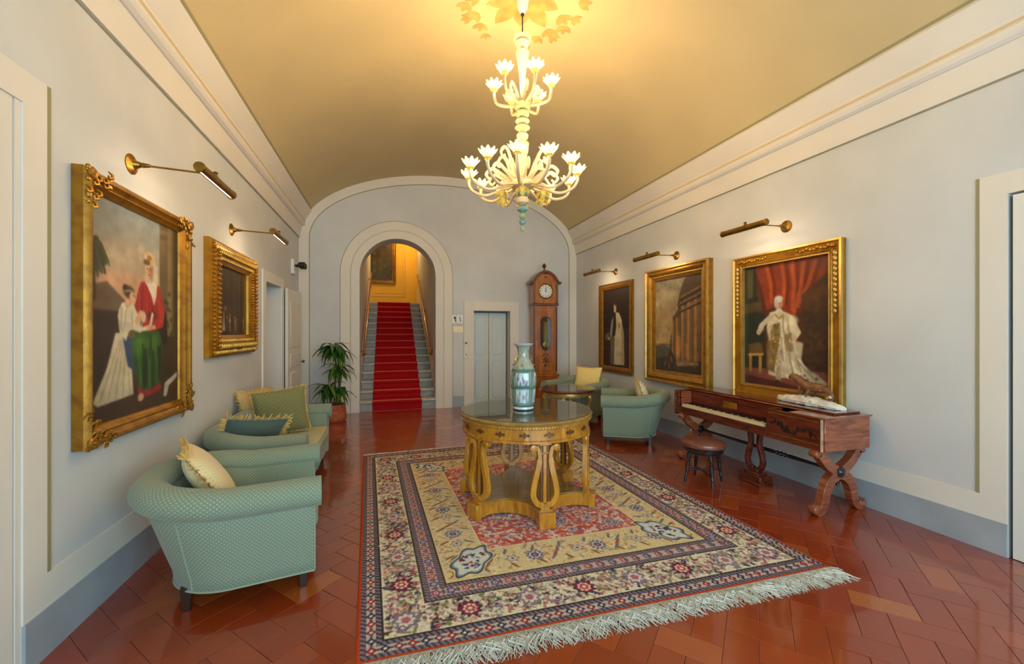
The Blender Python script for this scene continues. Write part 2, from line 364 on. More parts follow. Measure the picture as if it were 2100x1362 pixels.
for p in range(-70, 71):
    for q in range(-70, 71):
        t = (p-q) % 4
        if t == 0: r = (p, q, 2, 1)
        elif t == 2: r = (p, q-1, 1, 2)
        else: continue
        a, b, w, h = [k*TW for k in r]; cor = [(a, b), (a+w, b), (a+w, b+h), (a, b+h)]
        P = [(x*c45-y*s45+1.2, x*s45+y*c45+3) for x, y in cor]; cx = sum(k[0] for k in P)/4; cy = sum(k[1] for k in P)/4
        if XL-.3 < cx < XR+.3 and YF-.1 < cy < YB+.2: tiles.append((cx, cy, t, P))
def seen_area(cx, cy):
    z = cx*math.sin(YAW)+cy*math.cos(YAW); x = cx*math.cos(YAW)-cy*math.sin(YAW)
    if z < .9 or abs(x/z) > 1.30 or 1.5/z > .86: return 0
    if -.1 < cx < 2.6 and 1.95 < cy < 5.15: return 0                 # under the rug
    if -1.2 < cx < -.55 and 2.6 < cy < 5.2: return 0                 # under the seats
    return 1/z**3
tiles.sort(key=lambda t: -seen_area(t[0], t[1]))
rest = MB(); proto = {}; n_one = 0; lim = (XL, XR, YF, YB)
for cx, cy, t, P in tiles:
    poly = clip(P, *lim)
    if len(poly) < 3: continue
    if n_one < 298 and seen_area(cx, cy) > 0:
        dz = random.uniform(-.0005, .0003)
        if len(poly) == 4 and all(abs(a[0]-b[0])+abs(a[1]-b[1]) < 1e-6 for a, b in zip(poly, P[-1:]+P[:-1])) or poly == P:
            if t not in proto:
                mb = MB(); tile_mesh(mb, [(x-cx, y-cy) for x, y in P]); o = mb.build('tile', M['tile'], floor, smooth=0); proto[t] = o
            else: o = dupchild(proto[t], floor)
            o.location = (cx, cy, dz); o.rotation_euler = (random.uniform(-.0008, .0008), random.uniform(-.0008, .0008), 0)
        else:
            mb = MB(); tile_mesh(mb, poly); mb.build('tile', M['tile'], floor, smooth=0).location = (0, 0, dz)
        n_one += 1
    else: tile_mesh(rest, poly, random.uniform(-.0005, .0003))
rest.build('tile', M['tile'], floor, smooth=0, kind='stuff')
# vault
nT = 48; inner = [vault_pt(PI*k/nT) for k in range(nT+1)]; outer = [vault_pt(PI*k/nT, -.15) for k in range(nT+1)]
m = MB().grid([[(x, y, z) for y in np.linspace(YF, YB, 24)] for x, z in inner])
m.grid([[(x, y, z) for y in (YF-.25, YB+.4)] for x, z in outer], flip=True); ceiling = struct(m, 'ceiling', M['ceil'], fix=False)
def holed(mb, axis, f0, f1, a0, a1, z0, z1, holes):     # a wall slab between f0 and f1 with rectangular holes (lo, hi, zlo, zhi)
    A = sorted({a0, a1, *[h[0] for h in holes], *[h[1] for h in holes]})
    for p, q in zip(A, A[1:]):
        zs = [(z0, z1)]
        for h in holes:
            if h[0] <= p and q <= h[1]: zs = [(z0, h[2]), (h[3], z1)]
        for lo, hi in zs:
            if hi-lo > 1e-4:
                if axis == 'y': mb.span(f0, f1, p, q, lo, hi)
                else: mb.span(p, q, f0, f1, lo, hi)
    return mb
wl = struct(holed(MB(), 'y', XL-.3, XL, YF-.25, YB+.05, -.1, VZ+.03, [(-1.45, .55, .5, 2.95), (1.1, 2.305, -.1, 2.5), (5.95, 6.75, -.1, 2.16)]), 'wall_left', M['wall'])
wr = struct(holed(MB(), 'y', XR, XR+.3, YF-.25, YB+.05, -.1, VZ+.03, [(-1.4, .1, .5, 2.95), (.3, 1.605, -.1, 2.42)]), 'wall_right', M['wall'])
wf = struct(holed(MB(), 'x', YF-.25, YF, XL-.3, XR+.3, -.1, 4.7, [(-.89, 3.31, .45, 3.05)]), 'wall_front', M['wall'])
ax0, ax1, asp, ar, acx = -.5, .9, 2.58, .70, .2
def back_lo(x):
    if ax0 < x < ax1: return asp+math.sqrt(max(0, ar*ar-(x-acx)**2))
    if 1.66 < x < 2.43: return 1.93
    return -.1
def columns(y, xs, lo, hi, flip=False):
    mb = MB()
    for a, b in zip(xs, xs[1:]):
        e = 1e-5; mb.add([(a, y, lo(a+e)), (b, y, lo(b-e)), (b, y, hi(b-e)), (a, y, hi(a+e))], [(0, 1, 2, 3)[::-1] if flip else (0, 1, 2, 3)])
    return mb
xs = sorted(set([XL-.02, XR+.02, 1.66, 2.43]+[acx-ar*math.cos(PI*k/32) for k in range(33)]+[XC-VA*math.cos(PI*k/40) for k in range(41)]))
mb = columns(YB, xs, back_lo, lambda x: vault(min(max(x, XL), XR))+.03)
archpts = [(ax0, -.1)]+[(acx-ar*math.cos(PI*k/32), asp+ar*math.sin(PI*k/32)) for k in range(33)]+[(ax1, -.1)]
mb.grid([[(x, y, z) for y in (YB, YB+.42)] for x, z in archpts])
mb.grid([[(x, y, z) for y in (YB, YB+.26)] for x, z in ((1.66, -.1), (1.66, 1.93), (2.43, 1.93), (2.43, -.1))])
wb = struct(mb, 'wall_back', M['wall'], fix=False, smooth=30)
# stairwell
sx0, sx1, sy0, sy1, sz = -.52, .92, YB+.42, 13.7, 5.2
struct(columns(sy0, sorted(set([sx0, sx1]+[acx-ar*math.cos(PI*k/32) for k in range(33)])), lambda x: back_lo(x) if ax0 < x < ax1 else -.1, lambda x: sz, True), 'wall_stair_front', M['wall'], fix=False)
struct(MB().span(sx0-.1, sx0, sy0, sy1, -.1, sz), 'wall_stair_left', M['wall']); struct(MB().span(sx1, sx1+.1, sy0, sy1, -.1, sz), 'wall_stair_right', M['wall'])
ws = struct(MB().span(sx0-.1, sx1+.1, sy1, sy1+.1, -.1, sz), 'wall_stair_back', M['yellow'])
struct(MB().span(sx0-.1, sx1+.1, sy0, sy1+.1, sz, sz+.1), 'ceiling_stair', M['ceil'])
R0, RR, TR = .2, .1546, .314; zl = R0+14*RR
struct(MB().span(sx0, sx1, YB+14*TR+.02, sy1, zl-.2, zl-.001), 'floor_landing', M['stair'])
for (a, b, c, d, w) in ((-.5, .55, zl+.27, 5.0, .02), (-.42, .47, zl+.38, 4.9, .008)):      # painted frame lines on the ochre wall
    mb = MB().span(a, b, sy1-.006, sy1, c, c+w).span(b-w, b, sy1-.006, sy1, c, d); mb.build('painted_frame_line', M['ochre'], ws)
MB().span(sx0, sx1, sy1-.02, sy1, zl, zl+.05).build('skirting_strip', M['golddk'], ws)
for nm, x0, x1 in (('trim_5', sx0, sx0+.012), ('trim_6', sx1-.012, sx1)):                    # sloping cream dado beside the steps
    struct(MB().prism([(sy0, .2), (sy0, .75), (YB+14*TR, zl+.5), (sy1, zl+.5), (sy1, zl), (YB+14*TR, zl)], 'x', x0, x1), nm, M['cream'])
# staircase: 15 grey stone steps, red runner, handrails
st = thing('staircase', 'grey stone staircase climbing beyond the arched opening', 'staircase', (.2, YB, 0))
for k in range(15):
    y = k*TR-.02; top = R0+k*RR; mb = MB().span(-.70, .70, y+.035, y+TR+.04, 0 if k < 2 else top-.4, top-.04)
    o = mb.build('step', M['stair'], st); MB().span(-.715, .715, y-.012, y+TR+.03, top-.04, top).build('tread', M['tread'], o, bevel=.008, seg=2)  # tread paler than the riser: light on the nosing put into the colour
pts = [(.015, .004)]
for k in range(15):
    y = k*TR-.02; top = R0+k*RR; pts += [(y+.012, top-.055), (y-.018, top-.045), (y-.026, top-.02), (y-.022, top), (y-.006, top+.012), (y+TR+.012, top+.012)]
rows = [[(x, y, z) for y, z in pts] for x in (-.455, .455)]; mb = MB().grid(rows)
low = [(y+.012, z-.012) for y, z in pts]; mb.grid([[(x, y, z) for y, z in low] for x in (-.455, .455)], flip=True)
for x in (-.455, .455): mb.grid([[(x, y, z) for y, z in q] for q in (pts, low)])
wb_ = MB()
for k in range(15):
    y = k*TR-.02; top = R0+k*RR; wb_.grid([[(x, y+a, top+b) for a, b in ((-.0265, .0), (-.0235, .007), (-.007, .0138), (.02, .0138))] for x in (-.452, .452)])  # pale strips paint the light caught along each runner nosing
ro = mb.build('stair_runner', M['runner'], loc=(.18, YB, 0), smooth=50); tag(ro, 'red carpet runner laid down the middle of the staircase', 'carpet'); wb_.build('painted_lit_edge', M['highlit'], ro, label='painted light line along the carpet edges of the step fronts')
def rail(x, side, lab):
    t = thing('handrail', lab, 'handrail', (x, 8.5, 1.08)); ex = 3.95; ez = 2.12
    MB().tube([(0, -.04, -.02), (0, 0, 0), (0, ex, ez), (0, ex+.04, ez)], .024, 10).build('rail', M['clock'], t)
    for k in (.06, .5, .96):
        MB().tube([(0, ex*k, ez*k-.02), (0, ex*k, ez*k-.09), (side*.05, ex*k, ez*k-.10), (side*.068, ex*k, ez*k-.10)], .009, 8).lathe([(.03, side*.058), (.03, side*.068)], 12, (0, ex*k, ez*k-.10), 'x').build('bracket', M['brass'], t)
    for p in ((0, -.04, -.02), (0, ex+.04, ez)): MB().ball(p, .035, 10).build('end_knob', M['brass'], t)
rail(.85, 1, 'wooden handrail on the right wall of the staircase'); rail(-.45, -1, 'wooden handrail on the left wall of the staircase')
# arch surround, vault band, cornices, skirting and painted strips
def sweep_arch(mb, r_of, y_prof, spring, cx, foot=-.0):
    rows = []
    for o, d in y_prof:
        r = r_of+o; rows.append([(cx-r, YB-d, foot)]+[(cx-r*math.cos(PI*k/40), YB-d, spring+r*math.sin(PI*k/40)) for k in range(41)]+[(cx+r, YB-d, foot)])
    return mb.grid(rows)
t1 = struct(sweep_arch(MB(), ar, [(0, 0), (0, .028), (.15, .028), (.155, .02), (.17, .02), (.175, .014), (.33, .014), (.335, 0)], asp, acx), 'trim_1', M['cream'], fix=False, smooth=20)
sweep_arch(MB(), ar, [(.153, .0285), (.160, .0215)], asp, acx).build('painted_line', M['softline'], t1, fix=False); sweep_arch(MB(), ar, [(.333, .003), (.342, .003)], asp, acx).build('painted_line', M['line'], t1, fix=False)
def band(mb, o0, o1, d, seg=60):
    def path(o): return [(XL+o, 0)]+[(XC-(VA-o)*math.cos(PI*k/seg), VZ+(VB-o)*math.sin(PI*k/seg)) for k in range(seg+1)]+[(XR-o, 0)]
    a, b = path(o0), path(o1); mb.grid([[(x, YB-d, z) for x, z in a], [(x, YB-d, z) for x, z in b]]); mb.grid([[(x, YB-d, z) for x, z in b], [(x, YB, z) for x, z in b]]); return mb
t2 = struct(band(MB(), 0, .165, .012), 'trim_2', M['cream'], fix=False, smooth=20); band(MB(), .165, .178, .003).build('painted_line', M['line'], t2, fix=False)
for nm, sg in (('trim_3', -1), ('trim_4', 1)):
    prof = [(3.2, .004), (3.2, .02), (3.40, .026), (3.405, .04), (3.43, .06), (3.46, .066), (3.485, .055), (3.495, .04), (3.52, .034), (3.53, .03), (3.70, .03), (3.71, .0)]
    def on(z, off):
        t = math.asin(min(1, (z-VZ)/VB)); nx, nz = math.cos(t)/VA, math.sin(t)/VB; L = math.hypot(nx, nz)
        return (XC+sg*(VA*math.cos(t)-nx/L*off), z-nz/L*off)
    rows = [[(*[on(z, o)[0]], y, on(z, o)[1]) for y in (YF, YB)] for z, o in prof]
    tr = struct(MB().grid(rows), nm, M['cream'], fix=False, smooth=25)
    for z0, z1, o in ((3.188, 3.20, .004), (3.712, 3.728, .004), (3.497, 3.512, .042)):
        a, b = on(max(z0, 3.2001), o), on(z1, o)
        if z0 < 3.2: a, b = (XC+sg*(VA-.004), z0), (XC+sg*(VA-.004), z1)
        MB().grid([[(a[0], y, a[1]) for y in (YF, YB)], [(b[0], y, b[1]) for y in (YF, YB)]]).build('painted_line', M['line'] if o < .01 else M['softline'], tr, fix=False)
def side(name, x, sg, segs, mat, d):
    mb = MB()
    for y0, y1, z0, z1 in segs: mb.span(min(x, x+sg*d), max(x, x+sg*d), y0, y1, z0, z1)
    return struct(mb, name, mat)
side('baseboard_left', XL, 1, [(2.305, 5.8, 0, .22), (6.9, YB, 0, .22)], M['skirt'], .014); side('baseboard_right', XR, -1, [(1.605, YB, 0, .22)], M['skirt'], .014)
mb = MB()
for x0, x1 in ((-1.355, -.84), (1.24, 1.46), (2.62, 3.775)): mb.span(x0, x1, YB-.014, YB, 0, .22)
struct(mb, 'baseboard_back', M['skirt'])
tl = side('trim_7', XL, 1, [(2.305, 2.435, .22, 2.645), (1.0, 2.305, 2.50, 2.645), (2.435, 5.8, .22, .38)], M['cream'], .006)
trr = side('trim_8', XR, -1, [(1.605, 1.735, .22, 2.565), (.2, 1.605, 2.42, 2.565), (1.735, YB, .22, .38)], M['cream'], .006)
MB().span(XL, XL+.007, 2.435, 2.457, .38, 2.645).build('painted_line', M['line'], tl); MB().span(XR-.007, XR, 1.735, 1.752, .38, 2.565).build('painted_line', M['line'], trr)
# doors near the camera
d1 = struct(MB().span(XL-.05, XL-.003, 1.1, 2.266, .005, 2.5), 'door_1', M['cream']); MB().span(XL-.06, XL-.001, 2.276, 2.305, 0, 2.5).build('door_jamb', M['cream'], d1)
MB().span(XL-.03, XL-.012, 1.1, 2.3, 0, 2.5).build('door_stop', M['softline'], d1)
d2 = struct(MB().span(XR+.004, XR+.045, .3, 1.582, .005, 2.405), 'door_2', M['white']); MB().span(XR+.1, XR+.14, .3, 1.605, 0, 2.42).build('door_stop', M['clockd'], d2)
# far left doorway with its open leaf
mb = MB()
for y0, y1, z0, z1 in ((5.8, 5.95, 0, 2.30), (6.75, 6.88, 0, 2.30), (5.95, 6.75, 2.16, 2.30)): mb.span(XL, XL+.02, y0, y1, z0, z1)
struct(mb, 'trim_9', M['white'], bevel=.004)
d3 = struct(MB().span(XL-.27, XL-.22, 5.95, 6.75, 0, 2.16), 'door_3', M['white'])
for z0, z1 in ((.2, .95), (1.1, 2.0)): MB().span(XL-.222, XL-.208, 6.06, 6.64, z0, z1).build('panel', M['white'], d3, bevel=.006)
lf = MB().span(0, .78, -.02, .02, .01, 2.17).build('door_4', M['white'], bevel=.004, loc=(XL+.04, 6.93, 0), kind='structure'); lf.rotation_euler = (0, 0, PI/2-.055)
for z0, z1 in ((.18, .86), (1.25, 1.98), (.94, 1.15)): MB().span(.12, .66, -.032, -.018, z0, z1).build('panel', M['cream'], lf, bevel=.008)
MB().lathe([(.008, -.02), (.008, -.05), (.022, -.055), (.026, -.07), (.015, -.085), (0, -.087)], 12, (.72, 0, 1.0), 'y').build('door_knob', M['brass'], lf)
# lift door
mb = MB()
for x0, x1, z0, z1 in ((1.46, 1.66, 0, 2.12), (2.43, 2.62, 0, 2.12), (1.66, 2.43, 1.93, 2.12)): mb.span(x0, x1, YB-.03, YB, z0, z1)
struct(mb, 'trim_10', M['cream'], bevel=.004)
d5 = struct(MB().span(1.66, 2.43, YB+.26, YB+.3, 0, 1.93), 'door_5', M['liftd'], 'two leaf painted lift door in a recess')
for x0, x1 in ((1.664, 2.026), (2.03, 2.40)):
    lf = MB().span(x0, x1, YB+.21, YB+.25, .01, 1.9).build('door_leaf', M['lift'], d5, bevel=.003)
    cx = (x0+x1)/2
    for z0, z1 in ((.12, .9), (1.02, 1.8)):
        w = .115; pl = [(cx-w, z0+.06), (cx-w*.6, z0), (cx+w*.6, z0), (cx+w, z0+.06), (cx+w, z1-.06), (cx+w*.6, z1), (cx-w*.6, z1), (cx-w, z1-.06)]
        MB().prism(pl, 'y', YB+.198, YB+.212).build('panel', M['lift'], lf, bevel=.005)
MB().span(2.018, 2.034, YB+.2, YB+.21, .01, 1.9).build('seam_strip', M['brass'], d5)
# window wall behind the camera
w1 = struct(MB().span(-.89, 3.31, YF-.16, YF-.1, .45, .52).span(-.89, 3.31, YF-.16, YF-.1, 2.98, 3.05), 'window_1', M['white'])
for k in range(5): x = -.86+k*4.14/4; MB().span(x-.035, x+.035, YF-.16, YF-.1, .5, 3.0).build('mullion', M['white'], w1)
for k in range(4): x = -.86+k*4.14/4; MB().span(x+.03, x+1.005, YF-.135, YF-.13, .5, 3.0).build('pane', M['glass'], w1)
w2 = struct(MB().span(XL-.16, XL-.1, -1.45, .55, .5, .57).span(XL-.16, XL-.1, -1.45, .55, 2.88, 2.95), 'window_2', M['white'])
for k in range(3): y = -1.42+k*1.94/2; MB().span(XL-.16, XL-.1, y-.035, y+.035, .55, 2.9).build('mullion', M['white'], w2)
for k in range(2): y = -1.42+k*1.94/2; MB().span(XL-.135, XL-.13, y+.03, y+.94, .55, 2.9).build('pane', M['glass'], w2)
w3 = struct(MB().span(XR+.1, XR+.16, -1.4, .1, .5, .57).span(XR+.1, XR+.16, -1.4, .1, 2.88, 2.95), 'added_window', M['white'])  # added unseen window, made for the light on the left wall
for y in (-1.37, -.65, .07): MB().span(XR+.1, XR+.16, y-.03, y+.03, .55, 2.9).build('mullion', M['white'], w3)
for y in (-1.34, -.62): MB().span(XR+.13, XR+.135, y, y+.66, .55, 2.9).build('pane', M['glass'], w3)
# painted rosette and sprays on the vault above the chandelier
def onvault(pts): return [(x, y, vault(x, .004)) for x, y in pts]
mb = MB(); RX, RY = 1.19, 3.50
def petal(mb, cx, cy, ang, r0, r1, w, n=8):
    rows = []
    for i in range(n+1):
        t = i/n; r = r0+(r1-r0)*t; h = w*math.sin(PI*min(1, .12+.88*t)**1.2)*(1-.0*t)
        rows.append(onvault([(cx+r*math.cos(ang)-s*h*math.sin(ang), cy+r*math.sin(ang)+s*h*math.cos(ang)) for s in (-1, -.5, 0, .5, 1)]))
    mb.grid(rows)
for k in range(10): petal(mb, RX, RY, 2*PI*k/10+.1, .05, .43 if k % 2 else .36, .085)
mb.build('painted_rosette', M['ochre'], ceiling, smooth=0, fix=False)
mb = MB()
for sgn in (-1, 1):
    for (dx, dy, a, r, w) in [(.40, .1, .6, .14, .03), (.48, .2, 1.2, .12, .028), (.36, .3, 1.0, .13, .03), (.30, .42, 1.6, .12, .025), (.42, .38, .4, .1, .022), (.52, .08, .2, .1, .022), (.24, .55, 2.0, .09, .018), (.5, -.1, -.4, .13, .03), (.46, -.28, -.9, .12, .03), (.34, -.4, -1.3, .12, .03), (.15, -.6, -1.6, .12, .03)]:
        for q in (-.7, 0, .7): petal(mb, RX+sgn*dx, RY+dy, (a if sgn > 0 else PI-a)+q, 0, r, w, 5)
mb.build('painted_spray', M['ochre'], ceiling, smooth=0, fix=False)
# ------------------------------------------------------------------ rug
def build_rug():
    x0, x1, y0, y1 = -.20, 2.66, 1.90, 5.24; w, h = x1-x0, y1-y0; st_ = .0056; nx, ny = int(w/st_), int(h/st_)
    cv = Canvas(nx, ny, (206, 190, 150)); X = cv.U*w; Y = cv.V*h           # metres from a corner, v measured towards the far end
    D = np.minimum(np.minimum(X, w-X), np.minimum(Y, h-Y)); D0 = D.copy()
    along = np.where(np.minimum(X, w-X) < np.minimum(Y, h-Y), Y, X)
    A = cv.a
    def fill(a, b, c): A[(D >= a) & (D < b)] = c
    cream = (214, 202, 172); navy = (50, 48, 78); red = (150, 40, 48); rose = (196, 118, 112); blue = (120, 132, 168); green = (110, 116, 76); gold_ = (212, 190, 144); purple = (112, 92, 116); brown = (78, 56, 50)
    fill(0, .022, (176, 66, 30)); fill(.022, .052, (104, 88, 104)); fill(.052, .095, (188, 170, 152)); fill(.095, .125, (96, 84, 100)); fill(.125, .135, (60, 50, 44))
    fill(.135, .355, cream); fill(.355, .367, (66, 58, 46)); fill(.367, .40, (116, 98, 112)); fill(.40, .455, (186, 164, 160)); fill(.455, .487, (112, 94, 108)); fill(.487, .50, (66, 58, 46))
    fill(.50, .80, gold_); fill(.80, .812, (222, 206, 170)); fill(.812, 9, (192, 92, 78))
    for a, b, per, c1, c2 in ((.022, .052, .03, (70, 60, 78), (150, 134, 140)), (.095, .125, .03, (64, 56, 74), (150, 134, 140)), (.367, .40, .026, (86, 72, 86), (160, 140, 146)), (.455, .487, .026, (86, 72, 86), (160, 140, 146))):
        k = (D >= a) & (D < b); z = ((along/per+(D-a)/(b-a)*.6) % 1) < .5; A[k & z] = c1; A[k & ~z] = np.array(c2)*.85
    def spot(cx, cy, r, pat, rot=0, asp=1.0, al=1.0):
        R = r*1.15*max(1, asp); i0, i1 = max(0, int((cx-R)/w*nx)), min(nx, int((cx+R)/w*nx)+2); j0, j1 = max(0, int((cy-R)/h*ny)), min(ny, int((cy+R)/h*ny)+2)
        if i0 >= i1 or j0 >= j1: return
        dx = X[j0:j1, i0:i1]-cx; dy = Y[j0:j1, i0:i1]-cy; ca, sa = math.cos(rot), math.sin(rot); dx, dy = (dx*ca+dy*sa)/asp, -dx*sa+dy*ca
        rr = np.hypot(dx, dy)/r; th = np.arctan2(dy, dx); S = A[j0:j1, i0:i1]
        for lim, c, lob, amp in pat:
            m = np.clip((lim*(1+amp*np.cos(lob*th))-rr)*r/st_+.5, 0, 1)[..., None]*al; S[:] = S*(1-m)+np.array(c, float)*m
    # small repeating flowers in the guard stripes
    def walk(d, pitch, fn):
        for ax in (0, 1):
            L = w if ax == 0 else h; n_ = int((L-2*d)/pitch)
            for k in range(n_+1):
                t = d+(L-2*d)*k/n_
                for s_ in (0, 1):
                    p = (t, d if s_ == 0 else h-d) if ax == 0 else (d if s_ == 0 else w-d, t); fn(k, p, ax)
    walk(.0735, .062, lambda k, p, ax: spot(p[0], p[1], .021, [(1, (red, navy, (120, 60, 80))[k % 3], 4, .18), (.4, cream, 0, 0)]))
    walk(.0735, .031, lambda k, p, ax: spot(p[0], p[1], .007, [(1, (70, 60, 80), 0, 0)], 0, 1) if k % 2 else None)
    walk(.4275, .085, lambda k, p, ax: spot(p[0], p[1], .027, [(1, ((150, 76, 92), (96, 84, 120), (176, 84, 76))[k % 3], 5, .15), (.45, (220, 200, 190), 0, 0), (.2, navy, 0, 0)]))
    walk(.4275, .0425, lambda k, p, ax: spot(p[0], p[1], .011, [(1, (104, 92, 84), 0, 0)], PI/2*(1-ax), 2.0) if k % 2 else None)
    # scattered florets: main border, gold band, field
    def scatter(n_, lo, hi, cols, r0, r1, al=.9):
        k = 0
        while k < n_:
            x, y = random.uniform(0, w), random.uniform(0, h); d = min(x, w-x, y, h-y)
            if lo+.006 < d < hi-.006:
                spot(x, y, random.uniform(r0, r1), [(1, random.choice(cols), random.choice((2, 3, 4)), .35)], random.uniform(0, PI), random.choice((1, 1.4, 2.2)), al); k += 1
    scatter(5200, .14, .35, [(150, 66, 74), navy, (128, 112, 134), green, (176, 112, 108), brown, (150, 140, 116), (200, 150, 130), (190, 182, 174), (222, 210, 184)], .006, .012)
    scatter(1500, .51, .79, [(176, 150, 96), (150, 124, 92), (226, 212, 164), (140, 128, 140), (186, 116, 90), (170, 170, 164), (222, 208, 160)], .006, .012, .75)
    scatter(5200, .82, 9, [(226, 190, 172), (206, 110, 92), (160, 138, 150), (228, 214, 196), (116, 104, 140), (182, 66, 56), (214, 160, 134), (206, 202, 196), (200, 90, 74), (224, 206, 186)], .006, .014)
    rosR = [(1, navy, 10, .14), (.82, red, 10, .14), (.6, (216, 200, 180), 8, .12), (.42, (186, 64, 70), 6, .1), (.2, cream, 0, 0)]
    rosB = [(1, (196, 178, 130), 12, .10), (.92, (110, 112, 146), 12, .16), (.62, (206, 196, 186), 8, .12), (.42, (70, 66, 106), 6, .12), (.2, (206, 120, 110), 0, 0)]
    rosF = [(1, (214, 200, 186), 10, .12), (.8, (120, 130, 160), 10, .14), (.55, (206, 160, 140), 8, .1), (.3, (90, 80, 110), 0, 0)]
    walk(.245, .31, lambda k, p, ax: spot(p[0], p[1], .062, rosR if k % 2 else [(1, (128, 118, 136), 8, .18), (.7, (214, 196, 180), 8, .15), (.4, (170, 104, 112), 5, .1)]))
    def vine(d, amp, per, c, wd):                                          # curling vine around the border
        ph = np.sin(along/per*2*PI)*amp; m = np.clip((wd-np.abs(D0-d-ph))/st_+.5, 0, 1)[..., None]*.8; k = ((D0 > d-amp-.03) & (D0 < d+amp+.03))[..., None]
        A[:] = np.where(k, A*(1-m)+np.array(c, float)*m, A)
    vine(.245, .07, .31, (110, 92, 84), .004)
    def gold_motif(k, p, ax):
        if k % 3 == 0: spot(p[0], p[1], .062, rosB)
        elif k % 3 == 1:
            for q in (-.05, 0, .05):
                x, y = (p[0]+q*.7, p[1]+q) if ax == 0 else (p[0]+q, p[1]+q*.7)
                spot(x, y, .013, [(1, (120, 112, 130) if q else (160, 88, 66), 2, .3)], .8 if ax == 0 else .7, 2.6)
        else: spot(p[0], p[1], .036, [(1, (150, 140, 150), 6, .25), (.6, (222, 206, 170), 6, .2), (.3, (100, 90, 120), 0, 0)], 0, 1.2)
    walk(.65, .145, gold_motif)
    walk(.57, .19, lambda k, p, ax: spot(p[0], p[1], .013, [(1, (140, 100, 60), 2, .2)], PI/2*(1-ax)+.5, 2.4)); walk(.74, .19, lambda k, p, ax: spot(p[0], p[1], .012, [(1, (120, 110, 120), 2, .2)], PI/2*(1-ax)-.5, 2.4))
    for cx in (.70, w-.70):                                                # white cartouches at the inner corners
        for cy in (.70, h-.70):
            rot = math.atan2(h/2-cy, w/2-cx)
            spot(cx, cy, .105, [(1.12, (222, 198, 130), 6, .10), (1.04, (60, 74, 100), 6, .12), (.94, (130, 146, 160), 6, .12), (.84, (206, 206, 196), 6, .12)], rot, 1.75)
            for q in range(26):
                a = random.uniform(0, 2*PI); r_ = math.sqrt(random.random())*.072; ex, ey = 1.6*r_*math.cos(a), r_*math.sin(a)
                spot(cx+ex*math.cos(rot)-ey*math.sin(rot), cy+ex*math.sin(rot)+ey*math.cos(rot), .010, [(1, random.choice((navy, (60, 70, 100), red, (120, 130, 150))), 3, .3)], a, 1.5)
    for k in range(44):
        x, y = random.uniform(.9, w-.9), random.uniform(.9, h-.9); spot(x, y, random.uniform(.035, .055), rosF if k % 2 else rosB)
    for q in ((w/2, h/2),): spot(q[0], q[1], .34, [(1, navy, 16, .06), (.93, (196, 178, 150), 16, .06), (.7, (150, 60, 54), 12, .08), (.4, (206, 190, 160), 8, .1)])
    cv.a = A*(1+RNG.normal(0, .05, (ny, nx, 1)))
    # the corners follow the slightly skewed rug in the room
    c00, c10, c01, c11 = [np.array(q) for q in ((-.14, 1.93), (2.69, 1.86), (-.28, 5.19), (2.60, 5.26))]
    U, V = cv.U[..., None], cv.V[..., None]; U = (U-U.min())/(U.max()-U.min()); V = (V-V.min())/(V.max()-V.min())
    P2 = c00*(1-U)*(1-V)+c10*U*(1-V)+c01*(1-U)*V+c11*U*V
    zz = .010+.0008*np.sin(P2[..., 0]*9+P2[..., 1]*4)+RNG.normal(0, .0004, (ny, nx)); zz[0] = zz[-1] = .001; zz[:, 0] = zz[:, -1] = .001
    root = thing('oriental_rug', 'large oriental rug with red field, gold band and floral border under the lyre table', 'rug', (0, 0, 0))
    o = grid_object('pile', np.concatenate([P2, zz[..., None]], -1), M['rug'], root); set_paint(o, cv.lin())
    for nm, a, b, sgn, dens, ln in (('front_fringe', c00, c10, -1, 1300, (.075, .15)), ('back_fringe', c01, c11, 1, 420, (.015, .04))):
        mb = MB()
        for k in range(dens):
            t = (k+random.random())/dens; p = a*(1-t)+b*t; cl = .35*math.sin(t*41)+.3*math.sin(t*97+1)+.25*math.sin(t*23+2); L = random.uniform(*ln); dx = (cl*.35+random.gauss(0, .22))*L
            z = random.uniform(.004, .016); bend = random.gauss(0, .015)
            mb.tube([(p[0], p[1]-sgn*.004, .008), (p[0]+dx*.3+bend, p[1]+sgn*L*.35, z+.004), (p[0]+dx*.7-bend, p[1]+sgn*L*.7, z), (p[0]+dx, p[1]+sgn*L, max(.003, z*.4))], [.003, .0034, .003, .0016], 3)
        mb.build(nm, M['fringe'], root, fix=False, kind='stuff')
build_rug()
